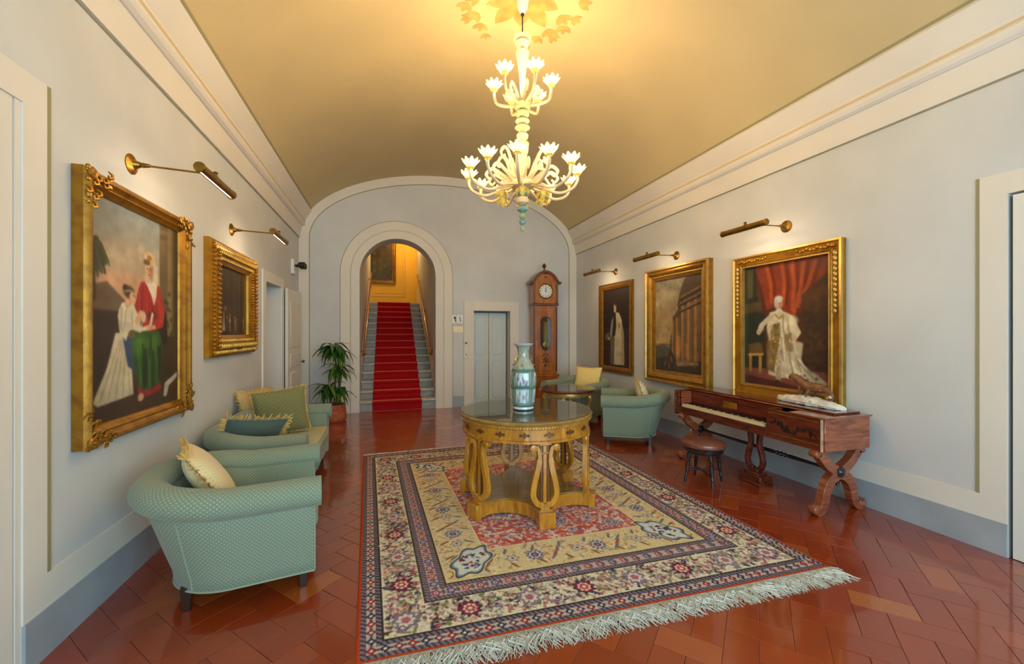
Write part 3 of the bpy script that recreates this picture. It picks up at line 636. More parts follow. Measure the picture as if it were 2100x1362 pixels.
# ------------------------------------------------------------------ upholstered tub chairs and the sofa
def tub(name, label, cat, loc, rz, half=.40, depth=.86, dots=True, seat_mat=None, roll_r=.082):
    t = thing(name, label, cat, loc, rz, 'sage green tub seats'); fab = M['sage'] if dots else M['sage_plain']; hx = depth/2; rc = .34; path = []
    xb = -hx+.10; xf = hx-.02; hy = half
    path += [(xf-(xf-xb-rc)*k/8, -hy, 0, -1, 0) for k in range(9)]
    path += [(xb+rc-rc*math.sin(a), -hy+rc-rc*math.cos(a), -math.sin(a), -math.cos(a), math.sin(a)) for a in [PI/2*k/10 for k in range(1, 11)]]
    nb = 6 if hy < .5 else 14; path += [(xb, -hy+rc+(2*hy-2*rc)*k/nb, -1, 0, 1) for k in range(1, nb)]
    path += [(xb+rc-rc*math.cos(a), hy-rc+rc*math.sin(a), -math.cos(a), math.sin(a), math.cos(a)) for a in [PI/2*k/10 for k in range(0, 11)]]
    path += [(xb+rc+(xf-xb-rc)*k/8, hy, 0, 1, 0) for k in range(1, 9)]
    prof = [(-.13, .13), (-.035, .108), (-.022, .118), (-.015, .18), (0, .28), (.012, .40), (.022, .50), (.0, .56), (-.07, .58), (-.115, .55), (-.125, .44), (-.13, .30), (-.13, .13)]
    rows, uvs, s = [], [], 0
    for i, (x, y, nx, ny, bk) in enumerate(path):
        if i: s += math.hypot(x-path[i-1][0], y-path[i-1][1])
        r, u, l = [], [], 0
        for j, (o, z) in enumerate(prof):
            if j: l += math.hypot(o-prof[j-1][0], z-prof[j-1][1])
            f = (.01+.092*bk)*(max(0, z-.16)/.42)**1.3; zz = z+bk*.05*max(0, (z-.3)/.3)
            r.append((x+nx*(o+f), y+ny*(o+f), zz)); u.append((s, l))
        rows.append(r); uvs.append(u)
    mb = MB().grid(rows, uvs)
    for r in (rows[0], rows[-1]): mb.add(r[:-1], [tuple(range(len(r)-1))])
    mb.build('tub_shell', fab, t, smooth=50)
    rp = []; rad = []
    for i, (x, y, nx, ny, bk) in enumerate(path):
        f = (.01+.092*bk); rp.append((x+nx*(-.018+f), y+ny*(-.018+f), .578+.05*bk)); rad.append(roll_r)
    ex = [Vector(rp[0])+Vector((.035, 0, 0)), Vector(rp[-1])+Vector((.035, 0, 0))]; rp = [tuple(ex[0])]+rp+[tuple(ex[1])]; rad = [roll_r*.985]+rad+[roll_r*.985]
    rb = MB(); rows, uvs, s = [], [], 0
    for i, p in enumerate(rp):
        a = Vector(rp[min(i+1, len(rp)-1)])-Vector(rp[max(0, i-1)]); a.z = 0; a.normalize(); nrm = Vector((a.y, -a.x, 0))
        if i: s += (Vector(p)-Vector(rp[i-1])).length
        rows.append([tuple(Vector(p)+nrm*math.cos(q)*rad[i]*1.08+Vector((0, 0, 1))*math.sin(q)*rad[i]) for q in [2*PI*k/16 for k in range(17)]]); uvs.append([(s, .5*k/16) for k in range(17)])
    rb.grid(rows, uvs)
    for e in (rows[0], rows[-1]): rb.add(e[:-1], [tuple(range(16))])
    rb.build('arm_roll', fab, t, smooth=50)
    ins = [(x-nx*.125, y-ny*.125) for x, y, nx, ny, bk in path]
    MB().prism(ins, 'z', .13, .31).build('seat_base', fab, t, bevel=.01)
    cu = [(x*1.0+(.02 if x > xf-.01 else 0), y) for x, y in [(x-nx*.132, y-ny*.132) for x, y, nx, ny, bk in path]]
    sc = MB().prism(cu, 'z', .305, .43).build('seat_cushion', seat_mat or M['sage_plain'], t, bevel=.035, seg=3)
    pp = [(x+nx*(-.020+.0), y+ny*(-.020), .113) for x, y, nx, ny, bk in path]; pb = MB().tube(pp, .006, 6)
    for i in (0, 12, len(path)-13, len(path)-1):
        x, y, nx, ny, bk = path[i]; pb.tube([(x+nx*(o+(.01+.092*bk)*(max(0, z-.16)/.42)**1.3), y+ny*(o+(.01+.092*bk)*(max(0, z-.16)/.42)**1.3), z+bk*.05*max(0, (z-.3)/.3)) for o, z in prof[2:7]], .005, 5)
    pb.build('piping', M['pipe'], t)
    lg = MB().add([(a*.018+ox, b*.018, 0) for ox in (0,) for a in (-1, 1) for b in (-1, 1)]+[(a*.027, b*.027, .13) for a in (-1, 1) for b in (-1, 1)], [(0, 1, 3, 2), (4, 6, 7, 5), (0, 4, 5, 1), (2, 3, 7, 6), (0, 2, 6, 4), (1, 5, 7, 3)])
    o = lg.build('leg', M['darkwood'], t, bevel=.003)
    P4 = [(xf-.06, -hy+.09), (xf-.06, hy-.09), (xb+.12, -hy+.13), (xb+.12, hy-.13)]
    for i, p in enumerate(P4):
        q = o if i == 0 else dupchild(o, t); q.location = (p[0], p[1], 0)
    return t
def stripes(name, a, b, pitch):
    n = N(name); sp = n.new('ShaderNodeSeparateXYZ'); n.link(n.coords(), sp.inputs[0]); f = n.math('FRACT', n.math('MULTIPLY', sp.outputs[1], 1/pitch)); f2 = n.math('FRACT', n.math('MULTIPLY', sp.outputs[0], 3.2/pitch))
    k = n.math('MULTIPLY', n.math('LESS_THAN', f, .5), n.math('LESS_THAN', f2, .72)); n.base(n.mix(k, rgba(a), rgba(b))); return n.set(.9, 0, 0, .2)
M['seatstripe'] = stripes('striped_seat_fabric', (206, 200, 168), (138, 148, 112), .046)
tub('tub_armchair', 'sage green dotted tub armchair nearest the camera, cream cushion inside', 'armchair', (-.87, 2.90, 0), math.radians(9), .395, .86)
tub('tub_sofa', 'wide sage green tub sofa with striped seat by the left wall', 'sofa', (-1.02, 4.44, 0), 0, .76, .74, True, M['seatstripe'])
tub('tub_armchair', 'sage green tub armchair between the side table and the piano', 'armchair', (3.27, 4.90, 0), math.radians(150), .36, .84, False)
tub('tub_armchair', 'sage green tub armchair in the far right corner behind the side table', 'armchair', (3.17, 6.38, 0), math.radians(212), .42, .86, False)
# ------------------------------------------------------------------ cushions
def cushion(label, loc, rot, w, h, th, mat, fringe=None, fl=.035):
    t = thing('cushion', label, 'cushion', loc, 0, 'loose cushions on the tub seats'); t.rotation_euler = rot; n = 18; mb = MB()
    for sg in (1, -1):
        rows = []
        for j in range(n+1):
            r = []
            for i in range(n+1):
                u, v = 2*i/n-1, 2*j/n-1; pin = 1-.07*(1-abs(u)**2)*abs(v)**4-.0; pin2 = 1-.07*(1-abs(v)**2)*abs(u)**4
                k = max(0, (1-abs(u)**2.6))**.55*max(0, (1-abs(v)**2.6))**.55; r.append((u*w/2*pin2, v*h/2*pin, sg*(th/2*k+.004)))
            rows.append(r)
        mb.grid(rows, [[(q[0], q[1]) for q in r] for r in rows], flip=sg < 0)
    mb.build('cushion_body', mat, t, smooth=60, fix=False)
    if fringe:
        fb = MB()
        for sdx in range(4):
            L = w if sdx % 2 == 0 else h; cnt = int(L/.009)
            for k in range(cnt):
                s = (k+.5)/cnt*2-1; pr = .93+.07*s*s
                x, y, dx, dy = ((s*w/2, -h/2*pr, 0, -1), (w/2*pr, s*h/2, 1, 0), (s*w/2, h/2*pr, 0, 1), (-w/2*pr, s*h/2, -1, 0))[sdx]
                a = random.gauss(0, .35); ln = fl*random.uniform(.7, 1.2); zz = random.gauss(0, .012)
                fb.tube([(x-dx*.008, y-dy*.008, 0), (x+dx*ln*.6+dy*a*ln*.5, y+dy*ln*.6+dx*a*ln*.5, zz*.7), (x+dx*ln+dy*a*ln, y+dy*ln+dx*a*ln, zz*1.3)], [.004, .0062, .003], 4)
        fb.build('fringe', fringe, t, kind='stuff', fix=False)
    return t
M['creamdot'] = fabric('cream_dotted_fabric', (232, 212, 160), (196, 166, 110), .016, .2); M['goldfringe'] = fabric('gold_fringe', (206, 168, 92)); M['tealcush'] = fabric('teal_fabric', (78, 92, 82))
M['greendot'] = fabric('green_patterned_fabric', (126, 124, 78), (96, 100, 66), .03, .3); M['yellowcush'] = fabric('straw_fabric', (232, 206, 130)); M['tancush'] = fabric('tan_fabric', (190, 160, 104))
cushion('cream dotted cushion with gold fringe in the nearest armchair', (-1.04, 2.92, .60), (math.radians(58), 0, math.radians(112)), .46, .46, .15, M['creamdot'], M['goldfringe'], .04)
cushion('teal cushion with gold fringe propped at the near end of the sofa', (-1.12, 3.98, .60), (math.radians(-52), math.radians(8), math.radians(30)), .46, .44, .15, M['tealcush'], M['goldfringe'], .045)
cushion('large green patterned cushion standing upright on the striped sofa seat', (-1.07, 4.78, .665), (math.radians(82), math.radians(-6), math.radians(16)), .50, .47, .16, M['greendot'], M['goldfringe'], .014)
cushion('tan cushion half hidden behind the large green cushion on the sofa', (-1.33, 4.98, .66), (math.radians(74), 0, math.radians(60)), .44, .44, .13, M['tancush'], M['goldfringe'], .02)
cushion('cream striped cushion in the armchair beside the piano', (3.40, 4.86, .62), (math.radians(70), 0, math.radians(58)), .42, .42, .15, M['creamdot'], M['goldfringe'], .012)
cushion('plain straw yellow cushion in the far corner armchair', (3.40, 6.48, .68), (math.radians(72), 0, math.radians(-50)), .48, .40, .13, M['yellowcush'], M['goldfringe'], .012)
# ------------------------------------------------------------------ round lyre table with its vase
def lyre_pts(h, w):                          # one side of a lyre, from base up to the scroll: (half offset, height)
    return spline([(.012, 0), (w*.62, h*.035), (w*.98, h*.17), (w*.86, h*.38), (w*.56, h*.62), (w*.46, h*.80), (w*.62, h*.93), (w*.98, h*.95)], 5)
T = thing('lyre_table', 'round blond wood table on six lyre legs with a glass top on the rug', 'table', (1.19, 3.45, .011))
RT = .585
MB().lathe([(.30, .765), (RT-.02, .765), (RT, .770), (RT+.004, .785), (RT-.004, .796), (RT-.02, .798), (0, .798)], 72).build('table_top', M['tabledark'], T)
MB().lathe([(RT-.012, .7985), (RT-.006, .800), (RT-.006, .806), (RT-.010, .808), (0, .808)], 72).build('glass_top', M['glass'], T, smooth=20)
mb = MB(); pr = [(RT-.05, .765), (RT-.012, .765), (RT-.012, .745), (RT-.03, .735), (RT-.03, .655), (RT-.018, .648), (RT-.018, .632), (RT-.05, .628)]
rows = [[(r*math.cos(2*PI*k/72), r*math.sin(2*PI*k/72), z) for k in range(73)] for r, z in pr]; mb.grid(rows).grid([[(q[0], q[1], q[2]) for q in rows[-1]], [(q[0], q[1], q[2]) for q in rows[0]]])
ap = mb.build('apron', M['blondwood'], T)
db = MB()
for k in range(150): a = 2*PI*k/150; db.box(math.cos(a)*(RT-.010), math.sin(a)*(RT-.010), .7535, .012, .009, .012, RZ(a))
db.build('dentil_row', M['goldpale'], ap)
mo = MB().lathe([(.026, -.002), (.026, .003), (.001, .004)], 4).box(0, 0, .002, .085, .007, .005).box(0, 0, .002, .006, .05, .005).box(.03, 0, .002, .012, .024, .005).box(-.03, 0, .002, .012, .024, .005)
mi = None
for k in range(18):
    a = 2*PI*(k+.5)/18; q = mo.build('inlay', M['inlay'], ap) if mi is None else dupchild(mi, ap); mi = mi or q
    q.matrix_local = Matrix.Translation((math.cos(a)*(RT-.0295), math.sin(a)*(RT-.0295), .695)) @ RZ(a) @ Matrix.Rotation(PI/2, 4, 'Y') @ Matrix.Rotation(PI/2, 4, 'Z')
A0 = math.atan2(3.02-3.45, 1.165-1.19)       # the lyre that faces the camera
star = []
for k in range(6):
    a = A0+k*PI/3; c_, s_ = math.cos(a), math.sin(a); R_ = .60; hw = .062
    star += [(R_*c_+hw*s_, R_*s_-hw*c_), (R_*c_-hw*s_, R_*s_+hw*c_)]
    b = a+PI/3; p0 = np.array([(R_-.13)*c_-hw*s_, (R_-.13)*s_+hw*c_]); p1 = np.array([(R_-.13)*math.cos(b)+hw*math.sin(b), (R_-.13)*math.sin(b)-hw*math.cos(b)]); mid = np.array([math.cos(a+PI/6), math.sin(a+PI/6)])*.30
    star += [tuple(p0)]+[tuple(p0*(1-t)**2+2*mid*t*(1-t)+p1*t*t) for t in (.2, .35, .5, .65, .8)]+[tuple(p1)]
MB().prism(star, 'z', .012, .115).build('star_plinth', M['blondwood'], T, bevel=.004)
st2 = [(x*.93, y*.93) for x, y in star]; MB().prism(st2, 'z', .1151, .121).build('plinth_panel', M['tabledark'], T)
lyre = MB()
for sg in (-1, 1): lyre.ribbon([(sg*x, .155+z) for x, z in lyre_pts(.475, .096)], [.022]*24+[.015]*12, 'x', -.022, .022)
for sg in (-1, 1): lyre.lathe([(.026, -.025), (.030, -.02), (.030, .02), (.026, .025)], 14, (0, sg*.092, .598), 'x')
ly = lyre.build('lyre_leg', M['blondwood'], T, bevel=.003)
strings = [MB().box(0, y, .395, .012, .012, .45).build('lyre_string', M['inlay'], ly) for y in (-.026, .026)]+[MB().box(0, 0, .395, .020, .026, .45).build('lyre_rod', M['blondwood'], ly)]
cross = MB().box(0, 0, .555, .02, .085, .014).build('crossbar', M['blondwood'], ly, bevel=.002)
ped = MB().box(0, 0, .142, .052, .075, .05).box(0, 0, .118, .075, .10, .016).build('lyre_pedestal', M['blondwood'], ly, bevel=.004)
cap = MB().box(0, 0, .628, .05, .10, .02).build('lyre_cap', M['blondwood'], ly, bevel=.003)
for k in range(6):
    a = A0+k*PI/3; q = ly if k == 0 else copy_tree(ly, T); q.matrix_local = Matrix.Translation((.535*math.cos(a), .535*math.sin(a), 0)) @ RZ(a)
fo = None
for k in range(6):
    a = A0+k*PI/3; q = MB().box(0, 0, .058, .055, .128, .118).build('foot', M['blondwood'], T, bevel=.004) if fo is None else dupchild(fo, T); fo = fo or q
    q.matrix_local = Matrix.Translation((.588*math.cos(a), .588*math.sin(a), 0)) @ RZ(a)
def vase():
    prof = [(.07, 0), (.090, .0), (.092, .012), (.091, .03), (.095, .045), (.102, .08), (.107, .14), (.112, .21), (.1145, .27), (.110, .32), (.096, .363), (.080, .398), (.060, .44), (.052, .465), (.050, .49), (.053, .52), (.062, .546), (.080, .566), (.089, .574), (.087, .578), (.070, .570), (.052, .545), (.044, .50)]
    pr = spline(prof, 4); L = [0]
    for a, b in zip(pr, pr[1:]): L.append(L[-1]+math.hypot(a[0]-b[0], a[1]-b[1]))
    n = 144; cv = Canvas(n+1, len(pr), (160, 164, 146)); H = np.array([p[1] for p in pr])[:, None]*np.ones((1, n+1)); A = cv.a; TH_ = cv.U*2*PI
    for k in range(420):
        u, v = random.random(), random.random(); cv.ell(u, v, .009, .016, random.choice([(120, 140, 122), (170, 124, 124), (120, 104, 100), (206, 186, 160), (86, 110, 90), (140, 112, 84)]), .8)
    for k in range(4):                        # four reserves with figures, framed in green
        uc = (k+.5)/4
        for (h0, h1) in ((.055, .185), (.205, .335)):
            m = (np.abs(cv.U-uc) < .098) & (H > h0) & (H < h1); A[m] = (82, 114, 96); m = (np.abs(cv.U-uc) < .086) & (H > h0+.007) & (H < h1-.007); A[m] = (186, 206, 208)
            for q in range(16):
                hh = random.uniform(h0+.02, h1-.02); v = float(np.argmin(abs(np.array([p[1] for p in pr[:60]])-hh)))/len(pr)
                cv.ell(uc+random.uniform(-.07, .07), v, .012, .017, random.choice([(96, 100, 130), (176, 140, 150), (110, 150, 140), (140, 130, 160), (222, 226, 224)]), .85)
            A = cv.a
        A[(np.abs(cv.U-k/4) < .012) & (H > .05) & (H < .34)] = (86, 120, 100)
    for h0, h1, c in ((.0, .010, (70, 80, 104)), (.010, .030, (206, 216, 214)), (.030, .05, (82, 116, 98)), (.186, .20, (66, 110, 88)), (.338, .36, (76, 120, 98)), (.562, .59, (190, 200, 196))): A[(H >= h0) & (H < h1)] = c
    P = np.stack([np.stack([np.array([p[0]]*(n+1))*np.cos(TH_[i]*(n+1)/n), np.array([p[0]]*(n+1))*np.sin(TH_[i]*(n+1)/n), np.full(n+1, p[1])], -1) for i, p in enumerate(pr)])
    t = thing('porcelain_vase', 'tall green and pink Chinese porcelain vase standing on the glass table top', 'vase', (1.150, 3.400, .8195), .35)
    o = grid_object('vase_body', P, M['china'], t, True); set_paint(o, cv.lin())
    MB().lathe([(.0, 0), (.072, 0), (.072, .006), (0, .006)], 24).build('vase_foot', M['whiteplastic'], t)
    for sg in (-1, 1):
        MB().tube(spline([(sg*.070, 0, .415), (sg*.088, 0, .422), (sg*.088, 0, .445), (sg*.070, 0, .462), (sg*.050, 0, .47)], 4), .008, 8).ball((sg*.088, 0, .43), .012, 8).build('lion_handle', M['goldpale'], t)
    for a in (0, PI/2, PI, 1.5*PI): MB().ball((.086*math.cos(a+.78), .086*math.sin(a+.78), .39), .013, 8, 1, 1, .8).build('shoulder_boss', M['goldpale'], t)
vase()
# ------------------------------------------------------------------ side table between the armchairs
S = thing('side_table', 'round dark wood side table with gilt legs between the two right armchairs', 'table', (2.58, 5.58, 0))
MB().lathe([(0, .615), (.38, .615), (.412, .622), (.42, .64), (.415, .652), (.40, .656), (0, .656)], 56).build('table_top', M['mahog'], S)
MB().lathe([(.408, .6565), (.410, .659), (.408, .662), (0, .662)], 56).build('glass_top', M['glass'], S, smooth=20)
sa = MB().lathe([(.30, .56), (.345, .56), (.35, .57), (.345, .612), (.30, .614)], 48).build('apron', M['goldpale'], S)
sl = MB().tube(spline([(.32, 0, .56), (.345, 0, .50), (.31, 0, .36), (.26, 0, .2), (.27, 0, .1), (.285, 0, .035), (.30, 0, .02)], 4), [.03, .032, .032, .031, .03]+[.026]*8+[.02]*6+[.017]*5+[.02], 8).ball((.30, 0, .022), .022, 8)
so = sl.build('leg', M['goldpale'], S)
for k in range(4):
    q = so if k == 0 else dupchild(so, S); q.matrix_local = RZ(PI/4+k*PI/2+.2)
MB().lathe([(0, .10), (.20, .10), (.22, .11), (.20, .125), (0, .125)], 32).build('low_shelf', M['mahog'], S)
# ------------------------------------------------------------------ square piano
Pn = thing('square_piano', 'rosewood square piano with open keyboard along the right wall', 'piano', (3.345, 2.36, 0), 0)
PX, PL, PB, PT = .515, 1.78, .53, .795        # local: x to the wall, y along the room (far end), z up
MB().span(0, PX, 0, .03, PB, PT).build('right_end_case', M['mahogl'], Pn, bevel=.003)
MB().span(.0, .022, .03, .52, PB+.035, PT).build('front_panel', M['mahog'], Pn, bevel=.002)
MB().span(.0, .03, .52, PL-.03, PB+.0, PB+.085).span(0, .03, .03, .52, PB, PB+.035).build('key_slip', M['mahog'], Pn, bevel=.002)
MB().span(.03, PX, .03, PL-.03, PB, PB+.03).span(PX-.025, PX, .03, PL, PB, PT).build('case_bottom', M['mahog'], Pn)
MB().span(0, PX, PL-.03, PL, PB-.02, PT).build('left_end_case', M['mahog'], Pn, bevel=.003)
MB().span(.17, .19, .52, PL-.03, PB+.085, PT-.004).build('name_board', M['mahog'], Pn)
MB().span(.166, .171, 1.02, 1.20, PB+.15, PB+.215).build('name_plaque', M['goldb'], Pn, bevel=.002)
for y in (PL-.05, PL-.10): MB().span(.03, .045+.12*(y < PL-.07), y, y+.02, PB+.085, PT-.006).build('key_cheek', M['mahogl'], Pn)
MB().span(.022, .17, .51, .545, PB+.03, PT-.004).build('key_block', M['mahog'], Pn)
kb = MB(); bk = MB()
nk = 43
for k in range(nk):
    y = .56+(PL-.12-.56)*k/nk; kb.span(.012, .165, y+.0008, y+(PL-.68)/nk-.0008, PB+.085, PB+.112)
    if k % 7 in (0, 1, 3, 4, 5): bk.span(.07, .166, y+.018, y+.032, PB+.112, PB+.124)
kb.build('white_key', M['ivory'], Pn, kind='stuff'); bk.build('black_key', M['ebony'], Pn, kind='stuff')
MB().span(-.015, PX+.01, -.015, .30, PT, PT+.014).span(.19, PX+.01, .30, PL+.012, PT, PT+.014).build('lid', M['mahogl'], Pn, bevel=.003)
fl = MB().span(.195, .50, .06, PL-.0, PT+.0155, PT+.030).build('folded_flap', M['mahog'], Pn, bevel=.003)
MB().span(.21, .225, .9, 1.05, PT+.030, PT+.036).build('hinge', M['brass'], Pn)
mb = MB(); rnd = random.Random(5)
vp = [(.09+.38*t, PB+.125+.03*math.sin(t*9)) for t in np.linspace(0, 1, 24)]; mb.ribbon(vp, .004, 'x', -.0012, .001)
for k in range(26):
    t = k/25; cx, cz = .09+.38*t, PB+.125+.03*math.sin(t*9); a = rnd.uniform(0, 2*PI); L_ = rnd.uniform(.012, .024); cx += L_*math.cos(a); cz += L_*math.sin(a)
    mb.prism([(cx+L_*math.cos(q)*math.cos(a)-.45*L_*math.sin(q)*math.sin(a), cz+L_*math.cos(q)*math.sin(a)+.45*L_*math.sin(q)*math.cos(a)) for q in [2*PI*n_/10 for n_ in range(10)]], 'x', -.0015-.00005*k, .001)
mb.build('inlaid_foliage', M['ebony'], Pn, kind='stuff')
for a in (((.05, PB+.05), (.50, PB+.05)), ((.05, PT-.03), (.50, PT-.03))): MB().span(-.0016, .001, a[0][0], a[1][0], a[0][1]-.003, a[0][1]+.003).build('string_inlay', M['goldb'], Pn)
MB().span(-.006, .0, .015, .032, PB, PT).build('edge_bead', M['carvedlt'], Pn)
def xleg(y0, y1, nm):
    fr = [(-.005, .045), (.02, .03), (.06, .05), (.085, .11), (.105, .19), (.16, .275), (.27, .335), (.38, .40), (.45, .47), (.49, .508), (.515, .505)]
    a = spline(fr, 3); b = [(.51-x, z) for x, z in a]; wd = [.030+.012*math.sin(PI*i/(len(a)-1)) for i in range(len(a))]
    mb = MB().ribbon(a, wd, 'y', y0, y1).ribbon(b, wd, 'y', y0+.001, y1-.001)
    for x in (-.005, .515): mb.lathe([(.036, y0-.004), (.042, y0+.006), (.042, y1-.006), (.036, y1+.004)], 16, (x, 0, .048), 'y').lathe([(.024, y0-.004), (.028, y0), (.028, y1), (.024, y1+.004)], 14, (x, 0, .502), 'y')
    o = mb.build(nm, M['mahogl'], Pn, bevel=.003)
    for s_, y in ((-1, y0), (1, y1)): MB().lathe([(.045, 0), (.045, s_*.006), (.036, s_*.010), (.030, s_*.008), (.022, s_*.018), (0, s_*.022)], 20, (.255, y, .335), 'y').build('medallion', M['ebony'], o)
    MB().lathe([(.012, 0), (.02, -.02), (.012, -.04), (.016, -.055), (0, -.07)], 10, (.255, (y0+y1)/2, .275)).build('drop_finial', M['ebony'], o)
    for x in (.0, .51): MB().lathe([(.010, .0), (.012, .006), (.012, .012)], 10, (x+.01*(1 if x < .2 else -1), (y0+y1)/2, -.0)).build('castor', M['brass'], o)
    return o
xleg(.05, .11, 'crossed_leg'); xleg(PL-.16, PL-.10, 'crossed_leg')
pr = [(.012, .115), (.014, .3), (.018, .5), (.012, .53), (.022, .545), (.012, .56), (.024, .585), (.012, .61), (.022, .625), (.012, .64), (.018, .67), (.014, 1.2), (.012, PL-.16)]
MB().lathe(pr, 12, (.255, 0, .335), 'y').build('turned_stretcher', M['ebony'], Pn)
lb = MB()
for sg in (-1, 1): lb.ribbon([(.80+sg*x, .135+z) for x, z in spline([(.012, 0), (.06, .012), (.088, .08), (.074, .16), (.05, .24), (.052, .32), (.062, .40)], 4)], .019, 'x', .15, .20)
lb.box(.175, .80, .52, .06, .17, .03).box(.175, .80, .122, .07, .10, .035)
lyo = lb.build('pedal_lyre', M['mahog'], Pn, bevel=.003); MB().box(.175, .80, .055, .16, .25, .07).box(.175, .80, .100, .12, .17, .025).box(.175, .80, .011, .17, .26, .022).build('lyre_base', M['mahog'], Pn, bevel=.004)
# carved creature on a rough white stone, standing on the piano
G = thing('carved_figurine', 'brown carved creature with curled tail on a rough white stone on the piano', 'figurine', (3.73, 2.78, PT+.031), 0)
mb = MB(); n1, n2 = 22, 12; rows = []
for i in range(n1+1):
    t = i/n1; y = .30-.60*t; w_ = (.03+.055*math.sin(PI*min(1, t*1.02))**.6)*(.7+.5*t); hgt = (.035+.035*math.sin(PI*t))*(1.1-.2*t)
    rows.append([(w_*math.cos(a)*(1+random.uniform(-.12, .12)), y+random.uniform(-.006, .006), max(0, hgt*.45+hgt*.75*math.sin(a)*(1+random.uniform(-.15, .15)))) for a in [2*PI*k/n2 for k in range(n2)]])
    rows[-1].append(rows[-1][0])
mb.grid(rows); mb.add(rows[0][:-1], [tuple(range(n2))]); mb.add(rows[-1][:-1], [tuple(range(n2))]); mb.build('stone_base', M['stone'], G, smooth=20)
cb = MB().tube(spline([(0, .20, .235), (0, .14, .245), (0, .07, .205), (0, .0, .165), (0, -.08, .17), (0, -.15, .16), (0, -.205, .115), (0, -.20, .075), (0, -.165, .07), (0, -.155, .10)], 4), [.012, .016, .020, .024, .030, .034, .036, .038, .042, .045, .046, .046, .045, .044, .042, .04, .038, .036, .033, .03, .027, .024, .021, .019, .017, .015, .014, .013, .012, .012, .011, .011, .01, .01, .009, .008, .006][:37], 10)
bod = cb.build('body', M['carved'], G)
for (x, y, z, ex, ey) in ((-.03, .06, .19, -.02, .085), (.03, .05, .19, .03, .075), (-.03, -.02, .15, -.035, -.0), (.03, -.05, .15, .035, -.03)): MB().tube([(x*.6, y, z), (x, y+.005, (z+.06)/2+.02), (ex, ey, .075), (ex, ey+.02, .066)], [.018, .013, .008, .006], 8).build('leg', M['carved'], G)
MB().ball((0, .205, .238), .026, 10, .8, 1.4, .9).tube([(0, .22, .235), (0, .262, .222)], [.014, .005], 8).build('head', M['carvedlt'], G)
mb = MB()
for k in range(7): mb.ball((.018*(-1)**k, .10-.045*k, .215-.012*k), .013, 8)
mb.ball((-.012, -.20, .10), .016, 8).ball((.004, -.17, .09), .014, 8); mb.build('carved_spots', M['carvedlt'], G)
# ------------------------------------------------------------------ piano stool
Q = thing('piano_stool', 'round leather topped piano stool with four dark turned legs', 'stool', (3.03, 3.32, 0), .5)
MB().lathe([(0, .355), (.19, .355), (.208, .368), (.212, .385), (.205, .405), (.17, .418), (0, .424)], 40).build('leather_seat', M['leather'], Q)
MB().lathe([(0, .30), (.16, .30), (.165, .315), (.185, .32), (.19, .35), (.185, .356), (0, .356)], 36).build('seat_ring', M['ebony'], Q)
lp = [(.010, 0), (.013, .02), (.011, .05), (.017, .075), (.011, .09), (.015, .11), (.019, .16), (.016, .20), (.021, .215), (.013, .23), (.020, .25), (.018, .315)]
lo = MB().lathe(lp, 12).build('leg', M['ebony'], Q)
for k in range(4):
    a = PI/4+k*PI/2; q = lo if k == 0 else dupchild(lo, Q); q.matrix_local = Matrix.Translation((.185*math.cos(a), .185*math.sin(a), 0)) @ RZ(a) @ Matrix.Rotation(-.15, 4, 'Y')
for k in range(2):
    a = PI/4+k*PI/2; r_ = .17; MB().tube([(r_*math.cos(a), r_*math.sin(a), .10+.02*k), (-r_*math.cos(a), -r_*math.sin(a), .10+.02*k)], .009, 8).build('stretcher', M['ebony'], Q)
# ------------------------------------------------------------------ paintings
def frame_mesh(w, h, prof):                  # prof: (distance in from the outer edge, depth towards the viewer)
    mb = MB(); rows = []
    for i_, d in prof: rows.append([(sx*(w/2-i_), -d, sz_*(h/2-i_)) for sx, sz_ in ((-1, -1), (1, -1), (1, 1), (-1, 1), (-1, -1))])
    return mb.grid(rows)
def picture(label, w, h, fw, prof, cv, mat, loc, rz, inner=None, sight=.012):
    t = thing('framed_painting', label, 'painting', loc, rz, 'framed paintings on the walls')
    fr = frame_mesh(w, h, prof).build('frame', mat, t, smooth=28, fix=False); canvas_panel(cv, w-2*fw+.01, h-2*fw+.01, -sight, t)
    if inner:
        i0, i1, d0, d1, m_ = inner; frame_mesh(w, h, [(i0, d0), (i0, d1), (i1, d1), (i1, sight-.004)]).build('inner_slip', m_, t, smooth=20, fix=False)
    MB().span(-w/2+.02, w/2-.02, -.008, -.002, -h/2+.02, h/2-.02).build('backing', M['golddk'], t)
    return t, fr
SKIN = (214, 164, 128)
